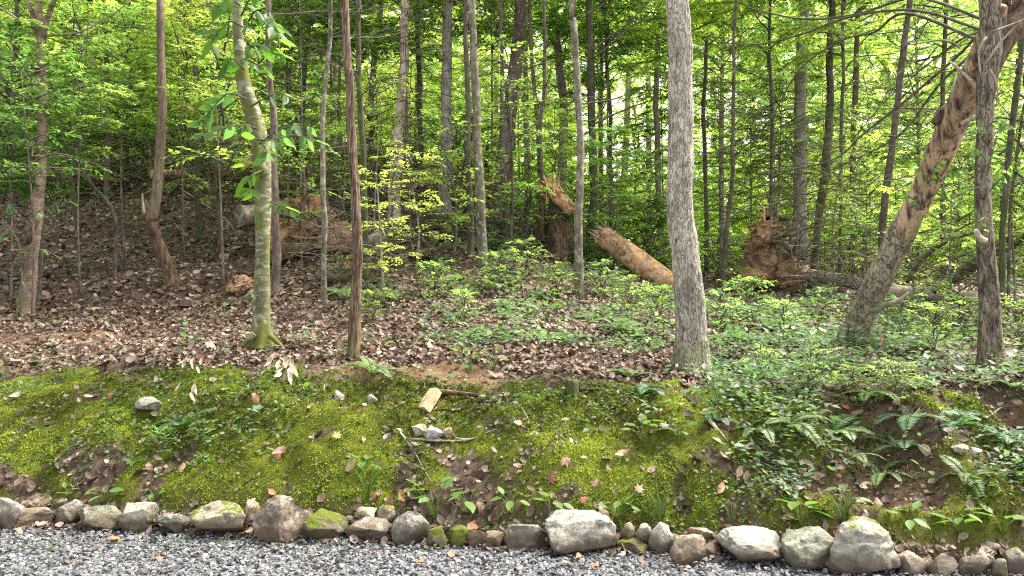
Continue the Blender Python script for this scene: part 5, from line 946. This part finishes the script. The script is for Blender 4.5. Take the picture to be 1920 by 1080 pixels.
for k, (x, y, s, c, mp_, lb) in enumerate([
 (218, 1018, 24, ORG, 1, 'bright orange leaf on the gravel below the cream block'), (295, 1056, 17, (.40, .16, .07), 1, 'dark orange leaf on the gravel at the bottom left'), (658, 882, 20, TN, 0, 'tan oval leaf on moss left of the pale sprout'),
 (525, 850, 20, PKT, 0, 'pinkish curled leaf on moss above the biggest brown block'), (526, 860, 17, RST, 1, 'rust leaf just under the pinkish curled one'), (1060, 868, 24, PKT, 1, 'pink tan maple leaf on moss near the centre'), (632, 824, 20, YL, 1, 'yellow green maple leaf lying on moss left of centre'),
 (1350, 922, 18, (.48, .24, .13), 0, 'orange tan leaf on moss above the tan oval stone'), (1196, 925, 22, TN, 1, 'tan maple leaf standing on edge above the huge boulder'), (968, 798, 14, PKT, 0, 'small pinkish leaf at the end of the long twig'), (972, 880, 13, PKT, 0, 'small tan leaf right of the dark leaf on the moss'),
 (1035, 905, 24, DRD, 1, 'dark red maple leaf on moss in the middle'), (1120, 915, 20, PKT, 1, 'rosy maple leaf left of the tan standing one'), (1095, 940, 20, RST, 1, 'rust maple leaf above the huge pale boulder'), (1740, 848, 24, (.52, .36, .25), 0, 'large tan leaf lying over the eroded hollow'),
 (1620, 915, 19, (.48, .39, .24), 0, 'cream oval leaf left of the eroded hollow'), (1645, 948, 16, PKT, 0, 'pinkish leaf low beside the hollow'), (1385, 888, 17, TN, 0, 'tan leaf on the moss right of the grey stick'), (1430, 895, 16, YL, 1, 'pale yellowish leaf on moss at the right'),
 (1475, 1005, 18, CRM, 1, 'cream leaf resting on the rough grey green boulder edge'), (1540, 1003, 18, RST, 1, 'rust leaf between the two large right boulders'), (1460, 897, 12, RST, 1, 'small orange leaf in the right moss'), (285, 882, 16, PKT, 0, 'pink leaf on the dark herbs of the left bank'),
 (345, 880, 14, PKT, 0, 'second pink leaf right of the other on the left bank'), (212, 746, 15, RST, 1, 'reddish curled leaf left of the flat grey green stone'), (30, 745, 16, CRM, 0, 'pale leaf near the left edge of the moss'), (480, 755, 18, (.25, .12, .08), 0, 'reddish brown leaf on moss below the lichened tree'),
 (520, 708, 14, CRM, 0, 'cream leaf lying at the lichened tree foot'), (810, 657, 14, YL, 0, 'yellow green leaf on the bare clay patch'), (700, 1046, 10, RST, 0, 'tiny orange leaf on the gravel left of centre'), (790, 1060, 12, ORG, 0, 'small orange leaf at the bottom edge of the gravel'),
 (975, 1075, 15, PKT, 1, 'rosy leaf at the bottom edge under the grey stone'), (1085, 1052, 14, (.42, .22, .12), 0, 'brown orange leaf under the huge pale boulder'), (1115, 1070, 15, RST, 0, 'rust leaf on the gravel right of the brown orange one'), (1200, 1062, 14, RST, 1, 'rust leaf on the gravel under the white wedge'),
 (1165, 1046, 13, CRM, 0, 'pale leaf on the gravel at the right foot of the huge boulder'), (1280, 1072, 13, RST, 1, 'reddish leaf at the bottom edge below the oval stone'), (430, 1010, 12, YL, 0, 'yellowish leaf on the gravel below the long pale boulder'), (395, 1030, 12, PKT, 0, 'faint pink leaf on the gravel left of the brown block'),
 (1905, 760, 14, PKT, 0, 'pinkish leaf near the right edge of the crest'), (1580, 770, 14, (.42, .15, .08), 0, 'orange red leaf in the litter below the leaning tree'), (1245, 805, 18, CRM, 1, 'pale maple leaf on the moss above the dark hollow'), (1165, 855, 18, TN, 0, 'tan leaf beside the dark hollow'), (700, 935, 16, DRD, 1, 'dark red leaf left of the tall seedling'), (905, 955, 20, (.22, .14, .10), 0, 'brown curled leaf behind the mossy stones'), (1130, 965, 20, TN, 0, 'tan curled leaf behind the huge pale boulder'), (735, 950, 18, DRD, 1, 'dark red maple leaf behind the small mossy stone'),
]):
    g0 = gat(x, y); sz = s / FPX * g0.y * .68; Nn = Vector(gnormal(np.array([g0.x]), np.array([g0.y]))[0]); Nn = (Nn + Vector((random.gauss(0, .22), -.15 + random.gauss(0, .2), 0))).normalized()
    V, F = (MV, MF) if mp_ else (OV, OF); me_ = mesh_np('fallen_leaf', V * sz, F, None, True, [leafcol(c)])
    o = link('fallen_leaf', me_, None, g0 + Nn * .03); q = Nn.to_track_quat('Z', 'Y'); q = q @ __import__('mathutils').Quaternion((0, 0, 1), random.uniform(0, 6.28)); o.rotation_mode = 'QUATERNION'; o.rotation_quaternion = q
    tag(o, lb, 'leaf', 'single fallen leaves on moss and gravel')
# hanging bunch of withered leaves at the lichened tree's foot and another farther left
for x, y, n, s, lb in ((545, 690, 15, 34, 'bunch of withered pale leaves drooping below the lichened tree'), (375, 735, 9, 28, 'withered pale leaf bunch on the moss left of the lichened tree'), (360, 690, 8, 24, 'small heap of pale dead leaves on the crest left of the lichened tree')):
    g0 = gat(x, y); t = thing('withered_leaves', g0, lb, 'dead leaves')
    for i in range(n):
        k = s / FPX * g0.y; V = T_CURL[0] * [k * .8, k * .30, k * .5]; o = link('leaf', mesh_np('leaf', V, T_CURL[1], None, True, [leafcol(CRM if i % 3 else TN)]), t, (random.uniform(-.8, .8) * k, random.uniform(-.25, .1), random.uniform(.0, .9) * k)); o.rotation_euler = (random.uniform(-.5, .5), random.uniform(.5, 1.4), random.uniform(-2.6, -.6))
# pink marker ribbon on the small fir behind the leaning tree
gf = gat(1665, 662); t = thing('young_fir', gf, 'small dark bushy fir right of the leaning trunk base', 'young fir'); a_, b_ = CR['hem1']
for nm, me_ in (('crown', a_), ('limb', b_)): o = link(nm, me_, t, (0, 0, 0), (.05, .10, .025)); o.scale = (.22, .22, .10)
ribbon = mesh_np('marker_ribbon', [tuple(.7 * c_ for c_ in q_) for q_ in [(0, 0, 0), (.02, 0, .004), (.035, .01, .05), (.012, .005, .055), (.028, -.005, .085), (.008, .006, .09), (-.02, .01, -.02), (-.005, 0, -.045)]], [(0, 1, 2, 3), (3, 2, 4, 5), (0, 1, 7, 6)], None, False, [leafcol((.85, .18, .20))])
tag(link('marker_ribbon', ribbon, None, at(1652, 640, gf.y - .3)), 'bright pink marker ribbon tied in the small dark fir', 'ribbon')


# ------------------------------------------------------------------ knee high leafy shrubs among the ground cover
random.seed(23)
for px, py, k_, c_, lb in (
 (815, 560, .42, MG, 'loose leafy shrub at the left end of the middle leafy patch'), (870, 610, .34, PG, 'pale leafy shrub low in the middle leafy patch'), (935, 545, .46, MG, 'knee high shrub in the middle of the leafy patch'),
 (985, 520, .5, PG, 'pale shrub behind the leafy patch, left of the slim lichen trunk'), (1045, 560, .42, MG, 'leafy shrub just left of the slim lichen trunk'), (1130, 560, .46, PG, 'pale shrub in front of the broken orange log'),
 (1180, 590, .42, MG, 'shrub between the broken orange log and the thick pale trunk'), (1230, 610, .38, MG, 'small shrub hugging the left side of the thick pale trunk'), (1350, 620, .42, PG, 'pale shrub hugging the right side of the thick pale trunk'),
 (1400, 600, .46, MG, 'knee high shrub in front of the orange root plate'), (1470, 640, .38, PG, 'loose pale shrub midway between thick pale and leaning trunk'), (1540, 610, .42, MG, 'green shrub left behind the leaning trunk base'),
 (1690, 640, .42, DG, 'dark shrub right of the pink ribbon'), (1750, 660, .38, MG, 'shrub midway between leaning and forked tree'), (1800, 630, .42, MG, 'shrub behind the forked tree on its left'), (1910, 650, .42, MG, 'shrub at the right edge beyond the forked tree'),
 (1430, 720, .26, PG, 'little pale shrub on the right crest, left one'), (1520, 735, .28, PG, 'little pale shrub on the right crest below the leaning tree'), (1600, 760, .26, MG, 'little green shrub on the right crest above the ferns'), (1680, 760, .28, PG, 'little pale shrub above the eroded hollow'),
 (700, 600, .3, MG, 'little shrub right of the cedar foot'), (630, 530, .34, MG, 'bluish shrub left behind the cedar tree'), (300, 850, .16, MG, 'tiny dark leaved shrub on the left bank'), (380, 830, .15, MG, 'tiny leafy shrub right of the fern on the left bank')):
    gp = gat(px, py); t = thing('low_shrub', gp, lb, 'shrub', 'knee high shrubs in the undergrowth'); add_crown(t, random.choice(['shrub0', 'shrub1']), (0, 0, -.02), k_ * 1.15, None, vary(c_, .1))
for pts, lf, n, c in (([(452, 30), (470, -5), (490, -20)], 42, 8, BGRN), ([(456, 110), (480, 120), (505, 140)], 36, 7, BGRN), ([(458, 130), (435, 110), (420, 130)], 34, 7, BGRN), ([(478, 240), (460, 235), (450, 260)], 32, 6, BGRN), ([(450, 10), (430, -5), (410, 10)], 38, 7, BGRN), ([(486, 270), (520, 245), (560, 235), (590, 240)], 28, 9, CGRN), ([(490, 320), (470, 330), (455, 345)], 30, 5, BGRN)):
    leafy_twig(t3, o3, pts, o3.y - .15, lf, n, colr=c, dy=-.3)
